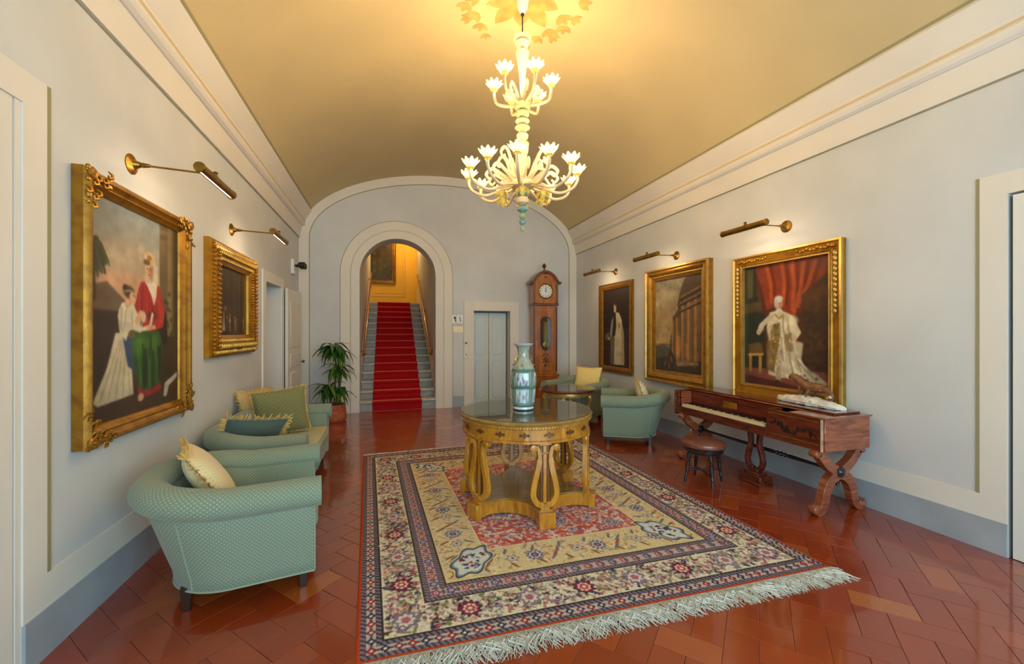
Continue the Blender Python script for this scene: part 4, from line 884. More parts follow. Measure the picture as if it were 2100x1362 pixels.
def cv_two_women():
    c = Canvas(150, 230, (90, 76, 60)); c.grad((122, 136, 138), (206, 164, 122), (0, 0, 1, .46)); c.grad((120, 92, 70), (60, 44, 36), (0, .46, 1, 1))
    c.ell(.35, .08, .4, .06, (140, 140, 132), .6, .1, .6); c.ell(.25, .22, .3, .05, (182, 160, 128), .6, -.1, .7); c.ell(.3, .36, .3, .04, (206, 150, 116), .6, 0, .8); c.noise(.05, 10)
    c.poly([(0, .40), (.16, .37), (.34, .45), (.45, .52), (.45, .62), (0, .62)], (104, 84, 66), 1, 2); c.poly([(0, .5), (.3, .5), (.34, .86), (0, .9)], (58, 46, 40), 1, 3)
    c.poly([(.73, 0), (1, 0), (1, .75), (.73, .72)], (110, 92, 62), 1, 1); c.poly([(.84, 0), (.90, 0), (.90, .7), (.84, .7)], (150, 126, 84), .8, 2); c.poly([(.93, 0), (1, 0), (1, .7), (.93, .7)], (66, 54, 38), 1, 2)
    for k in range(16): c.ell(.82+random.uniform(-.06, .1), .5+random.uniform(-.12, .12), .02, .012, random.choice([(58, 62, 34), (82, 76, 42)]), .8)
    for a in range(26):
        q = -1.2+a*.115+random.uniform(-.05, .05); L_ = random.uniform(.7, 1.1); c.line([(.03, .23), (.03+.08*L_*math.cos(q), .215+.03*L_*math.sin(q)), (.035+.14*L_*math.cos(q), .245+.055*L_*math.sin(q)+.05*L_)], .0065, random.choice([(58, 62, 38), (74, 76, 46), (46, 48, 32)]))
    c.line([(.03, .22), (.05, .45)], .02, (64, 54, 40)); c.ell(.03, .31, .06, .06, (58, 60, 40), .7, 0, .6)
    c.poly([(.62, .62), (1, .62), (1, .95), (.62, .95)], (60, 46, 34), .9, 2); c.poly([(0, .86), (1, .84), (1, 1), (0, 1)], (70, 52, 42), .9, 3)
    c.poly([(.57, .33), (.72, .36), (.82, .50), (.84, .66), (.66, .68), (.62, .4)], (50, 36, 34), 1, 1)                                 # dark mantle behind
    c.poly([(.24, .60), (.33, .60), (.40, .76), (.42, .90), (.26, .91), (.08, .92), (.04, .90), (.16, .76)], (204, 190, 158), 1, 1)     # pale skirt of the girl
    for k in range(5): c.line([(.28+.02*k, .64), (.10+.07*k, .90)], .006, (158, 144, 116), .7)
    c.poly([(.31, .62), (.42, .63), (.46, .80), (.36, .76)], (54, 74, 104), 1, 1)
    c.poly([(.45, .60), (.72, .585), (.78, .68), (.74, .86), (.60, .90), (.50, .89), (.42, .76), (.40, .66)], (44, 82, 38), 1, 1)       # green skirt
    c.ell(.49, .65, .07, .05, (92, 130, 50), .8, 0, .7); c.ell(.66, .65, .06, .05, (84, 120, 46), .8, 0, .7); c.poly([(.54, .68), (.60, .68), (.58, .88), (.52, .86)], (26, 52, 28), .8, 2); c.poly([(.70, .66), (.76, .70), (.72, .86), (.68, .84)], (28, 50, 28), .8, 2)
    c.poly([(.46, .86), (.52, .89), (.60, .895), (.74, .87), (.76, .91), (.62, .93), (.48, .92)], (146, 48, 50), 1, 1); c.ell(.50, .925, .035, .02, SKIN)
    c.poly([(.80, .88), (.98, .83), (.98, .86), (.86, .90), (.82, .96), (.78, .95)], (206, 198, 178), 1, 1); c.poly([(.86, .90), (1, .87), (1, .96), (.86, .96)], (78, 48, 32), 1, 1)
    c.poly([(.50, .345), (.60, .33), (.70, .35), (.76, .44), (.78, .55), (.66, .59), (.54, .585), (.50, .50), (.44, .52), (.44, .44)], (164, 44, 40), 1, 1)   # red bodice
    c.line([(.70, .37), (.76, .48), (.74, .55), (.60, .57)], .040, (178, 54, 44)); c.poly([(.53, .50), (.68, .49), (.67, .53), (.55, .53)], (96, 36, 34), .8, 2)
    c.poly([(.55, .335), (.62, .32), (.70, .34), (.69, .40), (.66, .46), (.62, .40)], (222, 206, 180), 1, 1)
    c.poly([(.555, .23), (.65, .20), (.70, .25), (.70, .36), (.66, .33), (.55, .35)], (206, 196, 170), .9, 1)
    c.ell(.60, .275, .042, .045, SKIN); c.ell(.585, .31, .03, .03, SKIN); c.ell(.625, .28, .025, .05, (120, 80, 56), .5, 0, .5); c.ell(.61, .215, .065, .033, (206, 184, 128)); c.ell(.60, .21, .03, .015, (150, 110, 70)); c.ell(.57, .236, .04, .015, (92, 62, 40), .9)
    for x, y in ((.58, .268), (.613, .268)): c.ell(x, y, .007, .004, (60, 40, 32))
    c.line([(.592, .272), (.588, .288)], .004, (176, 120, 92)); c.ell(.594, .299, .010, .004, (150, 72, 60))
    c.poly([(.30, .46), (.40, .44), (.46, .50), (.52, .56), (.50, .60), (.38, .58), (.34, .64), (.28, .60), (.26, .52)], (214, 202, 174), 1, 1)                  # girl's blouse
    c.line([(.30, .50), (.34, .58), (.48, .545)], .030, (206, 192, 162)); c.line([(.36, .46), (.40, .43)], .030, SKIN); c.ell(.375, .405, .058, .030, (82, 60, 42), 1, .3); c.ell(.335, .385, .028, .016, (70, 50, 36)); c.ell(.415, .425, .038, .026, SKIN, 1, .6); c.ell(.425, .437, .020, .014, (226, 180, 146), .7, .6); c.line([(.335, .402), (.385, .395), (.425, .405)], .007, (148, 140, 96)); c.line([(.43, .418), (.442, .430)], .004, (150, 100, 76)); c.ell(.418, .419, .006, .003, (70, 46, 36))
    for x0, y0, x1, y1, q in ((.52, .36, .50, .56, -1), (.57, .42, .56, .57, 1), (.64, .46, .62, .56, -1), (.72, .42, .74, .54, 1), (.48, .40, .47, .50, 1)): c.line([(x0, y0), ((x0+x1)/2+.008, (y0+y1)/2), (x1, y1)], .008, (196, 78, 62) if q > 0 else (116, 28, 30), .6)
    for x0, y0, x1, y1, q in ((.46, .68, .50, .86, 1), (.52, .66, .54, .88, -1), (.57, .64, .60, .88, 1), (.64, .70, .64, .89, -1), (.68, .68, .70, .87, 1), (.74, .66, .73, .84, -1), (.62, .62, .60, .72, -1)): c.line([(x0, y0), ((x0+x1)/2+.01, (y0+y1)/2), (x1, y1)], .011, (86, 126, 66) if q > 0 else (22, 44, 26), .55)
    for x0, y0, x1, y1 in ((.30, .48, .29, .58), (.35, .47, .33, .56), (.40, .50, .41, .56), (.27, .54, .31, .60)): c.line([(x0, y0), (x1, y1)], .006, (160, 150, 126), .7)
    c.poly([(.46, .58), (.60, .56), (.63, .49), (.655, .50), (.62, .585), (.48, .595)], (222, 208, 180), 1, 1); c.line([(.45, .545), (.50, .50)], .022, SKIN); c.line([(.58, .575), (.66, .57)], .018, SKIN); c.ell(.53, .52, .03, .03, (208, 180, 150))
    c.a *= (1-.22*np.clip((np.hypot((c.U-.5)*1.1, c.V-.5)-.32)/.4, 0, 1))[..., None]; c.blur(1); c.noise(.07, 5); return c
def cv_dark_interior():
    c = Canvas(120, 140, (52, 38, 24)); c.noise(.2, 14); c.grad((60, 46, 28), (40, 28, 18), (0, 0, 1, .55))
    for x in (.2, .38, .56, .74, .9): c.poly([(x-.02, .05), (x+.02, .05), (x+.02, .6), (x-.02, .6)], (78, 60, 36), .6, 3)
    for k in range(14):
        x = .1+.8*random.random(); y = .72+.12*random.random(); h_ = random.uniform(.08, .14); col = random.choice([(150, 116, 78), (120, 84, 50), (96, 70, 44), (170, 150, 120), (110, 50, 34)])
        c.poly([(x-.03, y+h_), (x+.03, y+h_), (x+.012, y-.02), (x-.012, y-.02)], col, .85, 1); c.ell(x, y-.035, .014, .018, (180, 140, 104), .9)
    c.poly([(.20, .93), (.26, .62), (.30, .93)], (176, 164, 136), .8, 2); c.ell(.3, .60, .03, .03, (150, 140, 118), .6); c.blur(1); c.noise(.12, 6); return c
def cv_cloaked_man():
    c = Canvas(110, 170, (46, 34, 28)); c.noise(.12, 12); c.grad((58, 42, 32), (30, 22, 20), (0, 0, 1, .5))
    c.poly([(.50, .30), (.62, .31), (.72, .40), (.78, .60), (.80, .96), (.42, .97), (.44, .70), (.40, .5)], (196, 184, 150), 1, 1); c.poly([(.70, .40), (.80, .56), (.82, .95), (.70, .96)], (150, 136, 104), .8, 2)
    c.poly([(.40, .33), (.50, .31), (.52, .48), (.48, .60), (.36, .62), (.34, .46)], (44, 38, 36), 1, 1); c.poly([(.34, .40), (.42, .36), (.36, .62), (.30, .66), (.28, .56)], (160, 150, 128), .9, 1)
    c.poly([(.30, .62), (.46, .62), (.44, .97), (.30, .97)], (104, 92, 72), 1, 1)
    for k in range(5): c.line([(.54+.05*k, .45), (.50+.07*k, .95)], .008, (166, 152, 118), .7)
    c.ell(.62, .47, .05, .04, (178, 122, 60), .9); c.ell(.48, .23, .055, .055, SKIN); c.ell(.47, .285, .045, .02, SKIN); c.ell(.50, .185, .06, .032, (56, 38, 26)); c.ell(.535, .22, .02, .04, (64, 44, 30)); c.ell(.455, .23, .008, .005, (50, 34, 28)); c.line([(.435, .235), (.425, .25)], .007, (196, 144, 110)); c.ell(.447, .268, .014, .005, (140, 76, 62))
    c.poly([(.10, .58), (.24, .56), (.26, .62), (.22, .66), (.10, .66)], (120, 96, 60), .9, 1); c.poly([(.06, .66), (.26, .66), (.24, .98), (.04, .98)], (58, 34, 26), 1, 1); c.ell(.25, .64, .03, .02, SKIN); c.blur(1); c.noise(.06, 5); return c
def cv_ruins():
    c = Canvas(120, 160, (128, 108, 74)); c.grad((120, 112, 92), (176, 142, 92), (0, 0, 1, .7)); c.ell(.2, .2, .3, .08, (176, 160, 120), .7, -.5, .8); c.ell(.3, .42, .3, .08, (160, 130, 84), .6, .3, .8); c.ell(.4, .1, .2, .04, (90, 86, 74), .7, .3, .8); c.noise(.08, 9)
    c.poly([(.58, .12), (.66, .02), (1, 0), (1, 1), (.30, 1), (.36, .62), (.42, .5), (.40, .42), (.52, .34), (.50, .28)], (74, 54, 34), 1, 1)
    for x, y0, w_ in ((.42, .46, .04), (.52, .42, .05), (.64, .30, .06), (.76, .24, .06), (.90, .22, .07)):
        c.poly([(x-w_, y0), (x+w_, y0), (x+w_, .90), (x-w_, .90)], (104, 78, 48), .9, 1); c.poly([(x-w_*.9, y0), (x-w_*.2, y0), (x-w_*.2, .88), (x-w_*.9, .88)], (176, 126, 70), .7, 2)
    for y in (.20, .26, .33): c.line([(.56, y+.02), (1, y-.08)], .012, (120, 92, 56)); c.line([(.56, y+.04), (1, y-.05)], .012, (46, 32, 22))
    c.ell(.52, .72, .05, .10, (214, 140, 62), .8, 0, .6); c.ell(.70, .76, .03, .10, (190, 124, 60), .7, 0, .6); c.poly([(0, .76), (.34, .74), (.5, .88), (1, .86), (1, 1), (0, 1)], (56, 46, 36), 1, 2); c.poly([(0, .74), (.2, .70), (.34, .76), (.30, .84), (0, .86)], (82, 78, 58), .9, 2)
    c.poly([(.46, .88), (.9, .87), (.92, .90), (.5, .93)], (150, 116, 72), .9, 1)
    for k in range(12): x = random.uniform(.1, .9); y = random.uniform(.82, .92); c.line([(x, y), (x, y+.035)], .010, random.choice([(120, 96, 70), (64, 58, 76), (150, 80, 56), (90, 80, 60)]))
    c.blur(1); c.noise(.10, 4); return c
def cv_robed_man():                          # a plain generic portrait of a robed figure under a red drape
    c = Canvas(140, 190, (64, 40, 28)); c.grad((92, 44, 24), (54, 34, 26), (0, 0, 1, 1)); c.noise(.12, 12)
    c.poly([(0, 0), (.16, 0), (.20, .5), (0, .6)], (44, 44, 34), 1, 2); c.poly([(.04, .02), (.13, .02), (.12, .26), (.05, .28)], (110, 100, 56), .8, 2); c.poly([(0, .32), (.24, .30), (.24, .38), (0, .40)], (84, 68, 40), 1, 1); c.poly([(0, .42), (.26, .40), (.26, .86), (0, .88)], (34, 42, 36), .9, 2)
    c.poly([(.14, 0), (.98, 0), (.92, .18), (.70, .36), (.60, .46), (.44, .34), (.30, .38), (.24, .2)], (136, 50, 22), 1, 2)
    for (x0, y0, x1, y1) in ((.3, .02, .36, .32), (.48, .0, .50, .34), (.6, .02, .60, .38), (.72, .04, .62, .40), (.84, .04, .66, .36)): c.line([(x0, y0), ((x0+x1)/2+.02, (y0+y1)/2), (x1, y1)], .020, (188, 86, 40), .7); c.line([(x0+.05, y0), ((x0+x1)/2+.07, (y0+y1)/2), (x1+.04, y1)], .018, (96, 28, 14), .7)
    c.poly([(.70, .28), (1, .12), (1, .84), (.74, .80)], (62, 40, 26), 1, 3); c.ell(.86, .30, .12, .06, (128, 70, 34), .6, -.4, .7)
    c.poly([(0, .86), (1, .84), (1, 1), (0, 1)], (132, 74, 60), 1, 1); c.poly([(0, .92), (.7, .97), (.7, 1), (0, 1)], (84, 40, 36), 1, 2)
    c.poly([(.06, .66), (.24, .64), (.26, .74), (.08, .76)], (104, 78, 40), 1, 1); c.line([(.09, .75), (.09, .88)], .02, (176, 130, 56)); c.line([(.22, .75), (.22, .88)], .02, (176, 130, 56)); c.line([(.07, .75), (.25, .74)], .014, (200, 150, 70))
    c.poly([(.34, .40), (.46, .38), (.58, .42), (.62, .54), (.64, .66), (.72, .80), (.98, .93), (.72, .98), (.56, .90), (.48, .92), (.32, .90), (.34, .70), (.30, .52)], (206, 194, 160), 1, 1)      # pale robe sweeping down to the right
    c.poly([(.36, .50), (.46, .48), (.48, .80), (.40, .88), (.30, .86), (.30, .66)], (122, 92, 48), .9, 2); c.poly([(.50, .58), (.60, .56), (.62, .70), (.54, .74)], (140, 116, 74), .9, 2); c.line([(.40, .42), (.52, .50), (.46, .70), (.42, .86)], .022, (226, 216, 184))
    c.line([(.36, .43), (.24, .50), (.20, .56)], .030, (196, 182, 150)); c.line([(.58, .45), (.66, .56), (.60, .62)], .034, (206, 192, 158)); c.line([(.46, .72), (.44, .93)], .030, (170, 156, 132)); c.line([(.56, .72), (.68, .84)], .026, (186, 172, 142)); c.ell(.43, .95, .03, .015, (70, 50, 40))
    for k in range(26): c.ell(.40+random.uniform(-.07, .06), .66+random.uniform(-.16, .2), .008, .01, (196, 160, 84), .7)
    for k in range(12): c.ell(.72+random.uniform(-.08, .14), .90+random.uniform(-.03, .05), .012, .012, (60, 50, 44), .7)
    for x0, y0, x1, y1, q in ((.50, .44, .52, .60, -1), (.55, .46, .60, .62, -1), (.58, .60, .70, .86, -1), (.62, .66, .80, .90, 1), (.56, .66, .62, .90, -1), (.52, .70, .54, .90, 1), (.66, .78, .90, .94, -1), (.60, .78, .72, .95, 1), (.38, .48, .34, .62, 1), (.45, .52, .44, .66, -1), (.36, .66, .33, .86, -1), (.48, .60, .50, .78, -1)): c.line([(x0, y0), ((x0+x1)/2-.012, (y0+y1)/2), (x1, y1)], .009, (228, 218, 190) if q > 0 else (132, 116, 88), .65)
    for k in range(46): c.ell(.34+.12*random.random(), random.uniform(.50, .86), .006, .008, random.choice([(196, 156, 80), (84, 60, 34), (150, 112, 56)]), .8)
    for k in range(40): c.ell(random.uniform(.72, .99), random.uniform(.3, .84), random.uniform(.01, .04), random.uniform(.01, .03), random.choice([(84, 58, 34), (40, 28, 20), (104, 66, 36), (58, 50, 34)]), .5, random.uniform(0, 3), .5)
    for k in range(16): c.ell(random.uniform(.58, .9), .86+random.uniform(0, .09), .018, .012, random.choice([(216, 204, 176), (176, 160, 130), (96, 84, 70)]), .7)
    c.poly([(.63, .62), (.72, .64), (.70, .76), (.60, .74)], (186, 174, 142), .9, 2); c.ell(.61, .47, .05, .035, (222, 210, 178), .9, 0, .5); c.ell(.235, .52, .03, .03, (206, 194, 166), .9, 0, .5); c.ell(.20, .565, .02, .018, SKIN); c.ell(.63, .60, .02, .016, SKIN); c.line([(.40, .415), (.45, .45), (.50, .425)], .012, (176, 146, 82))
    c.ell(.45, .335, .042, .045, SKIN); c.ell(.42, .325, .030, .040, (196, 186, 170)); c.ell(.445, .295, .05, .026, (206, 198, 184)); c.ell(.45, .39, .04, .02, (216, 206, 180)); c.ell(.455, .335, .006, .004, (60, 40, 34)); c.ell(.473, .335, .006, .004, (60, 40, 34)); c.ell(.463, .36, .010, .004, (160, 80, 70)); c.line([(.465, .337), (.468, .350)], .004, (180, 120, 92))
    c.a *= (1-.25*np.clip((np.hypot((c.U-.48)*1.1, c.V-.55)-.30)/.4, 0, 1))[..., None]; c.blur(1); c.noise(.10, 5); return c
def cv_landing():
    c = Canvas(70, 100, (60, 48, 32)); c.noise(.25, 10); c.poly([(0, .5), (1, .45), (1, 1), (0, 1)], (64, 62, 36), .8, 2)
    for k in range(40): c.ell(random.random(), random.uniform(.1, .9), .05, .04, random.choice([(90, 76, 44), (44, 40, 28), (104, 92, 60), (70, 44, 30)]), .7, 0, .5)
    c.blur(1); return c
DEG = math.radians
# 1: large gilt frame, near left
w1_, h1_ = 1.15, 1.45
p1, f1 = picture('large gilt framed oil painting of a seated woman in red and a girl', w1_, h1_, .10, [(0, 0), (0, .048), (.006, .056), (.012, .064), (.022, .072), (.036, .068), (.046, .054), (.062, .046), (.070, .050), (.078, .040), (.090, .030), (.098, .024), (.102, .010)], cv_two_women(), M['gold'], (XL+.002, 3.165, 1.622), PI/2)
p1.rotation_euler = (0, 0, PI/2)
def corner(w, h, par, mat, size=.11, depth=.07, seed=3):
    rnd = random.Random(seed); mb = MB()
    for k in range(9):
        a = rnd.uniform(0, 1); x = size*rnd.uniform(0, 1.7) if k % 2 else rnd.uniform(-.01, .08); z = rnd.uniform(-.01, .08) if k % 2 else size*rnd.uniform(0, 1.7)
        mb.tube([(x-.018, -depth+.004, z), (x-.006, -depth-.006, z+.016), (x+.014, -depth-.008, z+.012), (x+.018, -depth-.004, z-.008), (x+.004, -depth-.004, z-.012)], [.004, .007, .009, .008, .004], 6)
    for k in range(34):
        u_ = rnd.uniform(0, size*1.9); w_ = rnd.uniform(.0, .085)*(1-.35*u_/(size*1.9)); mb.ball((u_, -depth*(.98-.35*w_/.085), w_) if k % 2 else (w_, -depth*(.98-.35*w_/.085), u_), rnd.uniform(.009, .017), 7, 1, .7, 1)
    mb.lathe([(.03, -depth+.006), (.034, -depth-.004), (.024, -depth-.012), (.010, -depth-.008), (0, -depth-.016)], 10, (.03, 0, .03), 'y')
    o = None
    for sx in (0, 1):
        for sz_ in (0, 1):
            q = mb.build('corner_ornament', mat, par, fix=False) if o is None else dupchild(o, par); o = o or q
            ang = {(0, 0): 0, (1, 0): -PI/2, (1, 1): PI, (0, 1): PI/2}[(sx, sz_)]
            q.matrix_local = Matrix.Translation(((w/2 if sx else -w/2), 0, (h/2 if sz_ else -h/2))) @ Matrix.Rotation(ang, 4, 'Y')
    return o
corner(w1_, h1_, p1, M['gold'], .11, .068)
# 2: deeply carved frame with rows of leaves
w2_, h2_ = 1.26, 1.06
p2, f2 = picture('smaller square painting with very dark scene in leafy carved gold frame', w2_, h2_, .20, [(0, 0), (0, .040), (.02, .05), (.06, .074), (.10, .082), (.13, .075), (.16, .055), (.185, .04), (.20, .034), (.204, .008)], cv_dark_interior(), M['goldb'], (XL+.002, 4.75, 1.80), PI/2)
for rowd, dep, r_, stp in ((.045, .066, .020, .036), (.10, .086, .024, .042), (.150, .066, .017, .030)):
    mb = MB()
    for ax in (0, 1):
        L = (w2_ if ax == 0 else h2_)-2*rowd; n_ = int(L/stp)
        for k in range(n_+1):
            t = -L/2+L*k/n_
            for sg in (-1, 1):
                x, z = (t, sg*(h2_/2-rowd)) if ax == 0 else (sg*(w2_/2-rowd), t)
                mb.ball((x, -dep, z), r_, 6, .62 if ax == 0 else 1.1, .8, 1.1 if ax == 0 else .62)
    mb.build('carved_leaf_row', M['goldb'], p2, kind='stuff', fix=False)
MB().span(-.05, .05, -.088, -.076, -h2_/2+.055, -h2_/2+.095).build('title_plate', M['golddk'], p2)
# right wall
q1, g1 = picture('narrow painting of a dark haired man in a pale cloak, nearest the corner', 1.10, 1.62, .11, [(0, 0), (0, .03), (.012, .045), (.03, .04), (.05, .05), (.08, .045), (.10, .03), (.112, .024), (.114, .006)], cv_cloaked_man(), M['gold'], (XR-.002, 6.42, 1.575), -PI/2, (0, .014, .03, .047, M['golddk']))
q2, g2 = picture('painting of ruined columns in a wide double gilt frame', 1.30, 1.68, .17, [(0, 0), (0, .07), (.008, .085), (.024, .09), (.03, .08), (.042, .07), (.05, .072), (.075, .085), (.10, .07), (.11, .055), (.15, .04), (.172, .03), (.174, .008)], cv_ruins(), M['gold'], (XR-.002, 4.80, 1.60), -PI/2, (.11, .125, .05, .06, M['goldpale']))
frame_mesh(1.30, 1.68, [(0, .07), (0, .088), (.024, .094), (.03, .08)]).build('outer_moulding', M['goldpale'], q2, fix=False, smooth=25)
w3_, h3_ = 1.19, 1.55
q3, g3 = picture('large gilt framed portrait of a robed man under a red drape', w3_, h3_, .12, [(0, 0), (0, .05), (.006, .062), (.018, .066), (.026, .055), (.05, .048), (.085, .042), (.095, .05), (.105, .046), (.118, .032), (.122, .008)], cv_robed_man(), M['goldb'], (XR-.002, 3.19, 1.575), -PI/2, (.108, .122, .03, .048, M['goldpale']))
frame_mesh(w3_, h3_, [(-.002, .04), (-.002, .064), (.014, .069), (.022, .058)]).build('outer_moulding', M['goldpale'], q3, fix=False, smooth=25)
b0 = None
for sg in (-1, 1):
    for k in range(12):
        b = MB().ball((0, 0, 0), .024, 10, .9, .6, 1.15).build('bead', M['goldpale'], q3, fix=False) if b0 is None else dupchild(b0, q3); b0 = b0 or b
        b.location = (sg*(w3_/2-.057), -.056, h3_/2-.13-.048*k); b.scale = (1-.02*k,)*3
mb = MB()
for sg in (-1, 1):
    for k in range(11): mb.ball((sg*(w3_/2-.08-.034*k), -.054, h3_/2-.055+.008*math.sin(k*2)), .022-.0009*k, 8, 1.2, .6, .8)
mb.build('carved_spray', M['goldb'], q3, fix=False)
# painting over the stair landing
p6, g6 = picture('dark landscape painting hung above the stair landing', 1.05, 1.62, .11, [(0, 0), (0, .04), (.015, .06), (.04, .05), (.06, .055), (.09, .04), (.112, .03), (.114, .008)], cv_landing(), M['golddk'], (-.27, sy1-.007, 3.86), 0, (.095, .112, .03, .045, M['gold']))
# ------------------------------------------------------------------ brass picture lamps
def picture_lamp(label, loc, rz, sg):
    t = thing('picture_lamp', label, 'lamp', loc, rz, 'brass picture lamps'); L = .54; a0 = -.11*sg
    MB().lathe([(0, 0), (.062, 0), (.062, -.006), (.052, -.012), (.03, -.02), (.022, -.035), (.016, -.05), (0, -.052)], 22, axis='y').build('wall_plate', M['brass'], t)
    MB().tube([(0, -.05, 0), (0, -.385, -.012)], .0065, 8).lathe([(.012, -.05), (.016, -.06), (.012, -.09), (.008, -.10)], 12, axis='y').build('arm', M['brass'], t)
    x0, x1 = a0, a0+sg*L
    mb = MB(); rows = []
    for x in (x0, x1): rows.append([(x, -.40+.030*math.cos(q), -.012+.030*math.sin(q)) for q in [-.42*PI+1.84*PI*k/16+.0 for k in range(17)]])
    rows2 = [[(p[0], -.40+(p[1]+.40)*.86, -.012+(p[2]+.012)*.86) for p in r] for r in rows]
    mb.grid(rows).grid(rows2, flip=True)
    sh = mb.build('lamp_shade', M['brass'], t, fix=False); sh.rotation_euler = (0, 0, 0)
    for x in (x0, x1): MB().lathe([(0, x-.008), (.031, x-.008), (.034, x), (.031, x+.008), (0, x+.008)], 18, (0, -.40, -.012), 'x').build('end_cap', M['brass'], t)
    MB().lathe([(.015, min(x0, x1)+.01), (.015, max(x0, x1)-.01)], 12, (0, -.398, -.022), 'x').build('lamp_tube', M['strip'], t)
    MB().lathe([(.008, .02), (.016, .03), (.012, .045), (.018, .055), (.0, .066)], 12, (a0+sg*L*.45, -.40, -.012)).build('finial', M['brass'], t)
    MB().lathe([(.02, -.02), (.02, .02)], 12, (a0+sg*L*.22, -.385, -.012), 'x').build('swivel_joint', M['brass'], t)
    l = area('picture_lamp_light', ((x0+x1)/2, -.385, -.055), (math.radians(38), 0, 0), L*.8, .02, 2.4, (1, .72, .42)); l.parent = t
    return t
picture_lamp('lit brass picture lamp above the seated woman painting', (XL, 3.09, 2.54), PI/2, 1)
picture_lamp('lit brass picture lamp above the leafy framed dark painting', (XL, 4.77, 2.54), PI/2, 1)
for y, s_ in ((3.165, 'robed man portrait'), (4.83, 'ruined columns painting'), (6.44, 'cloaked man painting')): picture_lamp('brass picture lamp on a long arm above the '+s_, (XR, y, 2.59), -PI/2, -1)
# ------------------------------------------------------------------ glass chandelier
CH = thing('glass_chandelier', 'two tier milky glass chandelier with lit flower cups under the vault', 'chandelier', (1.175, 3.50, 0))
MB().lathe([(.03, 4.565), (.062, 4.56), (.062, 4.53), (.05, 4.46), (.030, 4.42), (.018, 4.40), (0, 4.40)], 24).build('canopy', M['whiteplastic'], CH)
MB().tube([(0, 0, 4.40), (0, 0, 4.17)], .006, 8).build('suspension_rod', M['black'], CH); MB().ball((0, 0, 4.395), .018, 10).build('rod_nut', M['black'], CH)
def bead(z0, pr, mat, nm='stem_bead', ribs=0):
    MB().lathe([(r, z0+z) for r, z in pr], 20).build(nm, M[mat], CH)
bead(4.09, [(.012, 0), (.05, .012), (.066, .04), (.058, .065), (.03, .085), (.012, .09)], 'glassmilk'); bead(4.155, [(.05, 0), (.085, .02), (.06, .014), (.012, .02)], 'glassgreen', 'glass_collar')
bead(3.62, [(.014, 0), (.022, .10), (.030, .22), (.044, .32), (.058, .40), (.062, .43), (.03, .455), (.012, .47)], 'glassmilk', 'stem_vase')
bead(3.52, [(.03, 0), (.07, .02), (.078, .05), (.05, .085), (.018, .11)], 'glassgreen', 'upper_hub'); bead(3.455, [(.02, 0), (.06, .02), (.062, .045), (.02, .07)], 'glassgreen')
bead(3.39, [(.02, 0), (.066, .03), (.05, .05), (.018, .066)], 'glassmilk'); bead(3.325, [(.018, 0), (.07, .035), (.055, .055), (.018, .066)], 'glassgreen'); bead(3.245, [(.018, 0), (.048, .02), (.056, .045), (.04, .07), (.018, .08)], 'glassmilk')
bead(3.175, [(.018, 0), (.06, .03), (.06, .045), (.018, .07)], 'glassyel'); bead(2.90, [(.045, 0), (.030, .06), (.034, .16), (.044, .22), (.03, .26), (.016, .275)], 'glassmilk', 'stem_vase')
bead(2.79, [(.04, 0), (.10, .03), (.118, .07), (.09, .10), (.04, .12)], 'glassmilk', 'lower_hub'); bead(2.735, [(.03, 0), (.066, .02), (.066, .04), (.03, .056)], 'glassblue'); bead(2.655, [(.025, 0), (.055, .02), (.058, .05), (.03, .08)], 'glassmilk')
bead(2.59, [(.02, 0), (.048, .02), (.046, .045), (.02, .065)], 'glassblue'); bead(2.53, [(.012, 0), (.03, .015), (.028, .045), (.014, .06)], 'glassgreen'); bead(2.47, [(.006, 0), (.028, .02), (.03, .04), (.01, .06)], 'glassblue'); bead(2.41, [(.002, 0), (.02, .015), (.022, .035), (.008, .06)], 'glassgreen', 'tip_finial')
def flower(mb, c, r0, r1, h, pet=9):
    rows = []
    for j in range(6):
        t = j/5; n_ = pet*6
        rows.append([(c[0]+(r0+(r1-r0)*t**1.3)*(1+.12*t*math.cos(pet*a))*math.cos(a), c[1]+(r0+(r1-r0)*t**1.3)*(1+.12*t*math.cos(pet*a))*math.sin(a), c[2]+h*t+.011*t*t*math.cos(pet*a)) for a in [2*PI*k/n_ for k in range(n_+1)]])
    return mb.grid(rows)
def make_arm(R, zb, zh, drop):
    P = spline([(.05, 0, zh), (R*.35, 0, zh-drop*.35), (R*.66, 0, zb-.145-drop*.1), (R*.90, 0, zb-.12), (R, 0, zb-.055), (R, 0, zb)], 5)
    a = MB().tube(P, [.014]*len(P), 10).build('arm', M['glassmilk'], CH)
    flower(MB(), (R, 0, zb), .026, .074, .066).build('flower_cup', M['glassgreen'], a, fix=False)
    MB().lathe([(.012, zb-.005), (.034, zb+.004), (.03, zb+.012), (.012, zb+.014)], 14, (R, 0, 0)).build('cup_collar', M['glassyel'], a)
    MB().lathe([(.008, zb+.012), (.015, zb+.03), (.017, zb+.048), (.010, zb+.07), (.002, zb+.088)], 12, (R, 0, 0)).build('candle_bulb', M['bulb'], a)
    return a
def tier(n_, R, zb, zh, drop, ph):
    a0 = None
    for k in range(n_):
        a = make_arm(R, zb, zh, drop) if a0 is None else copy_tree(a0, CH); a0 = a0 or a; g = ph+2*PI*k/n_; a.matrix_local = RZ(g)
        point('bulb_light', (R*math.cos(g)*1.0, R*math.sin(g), zb+.125), BULB, WARM, .025, CH)
tier(12, .495, 2.91, 2.84, .1, .12); tier(6, .262, 3.72, 3.57, .02, PI/6+.1)
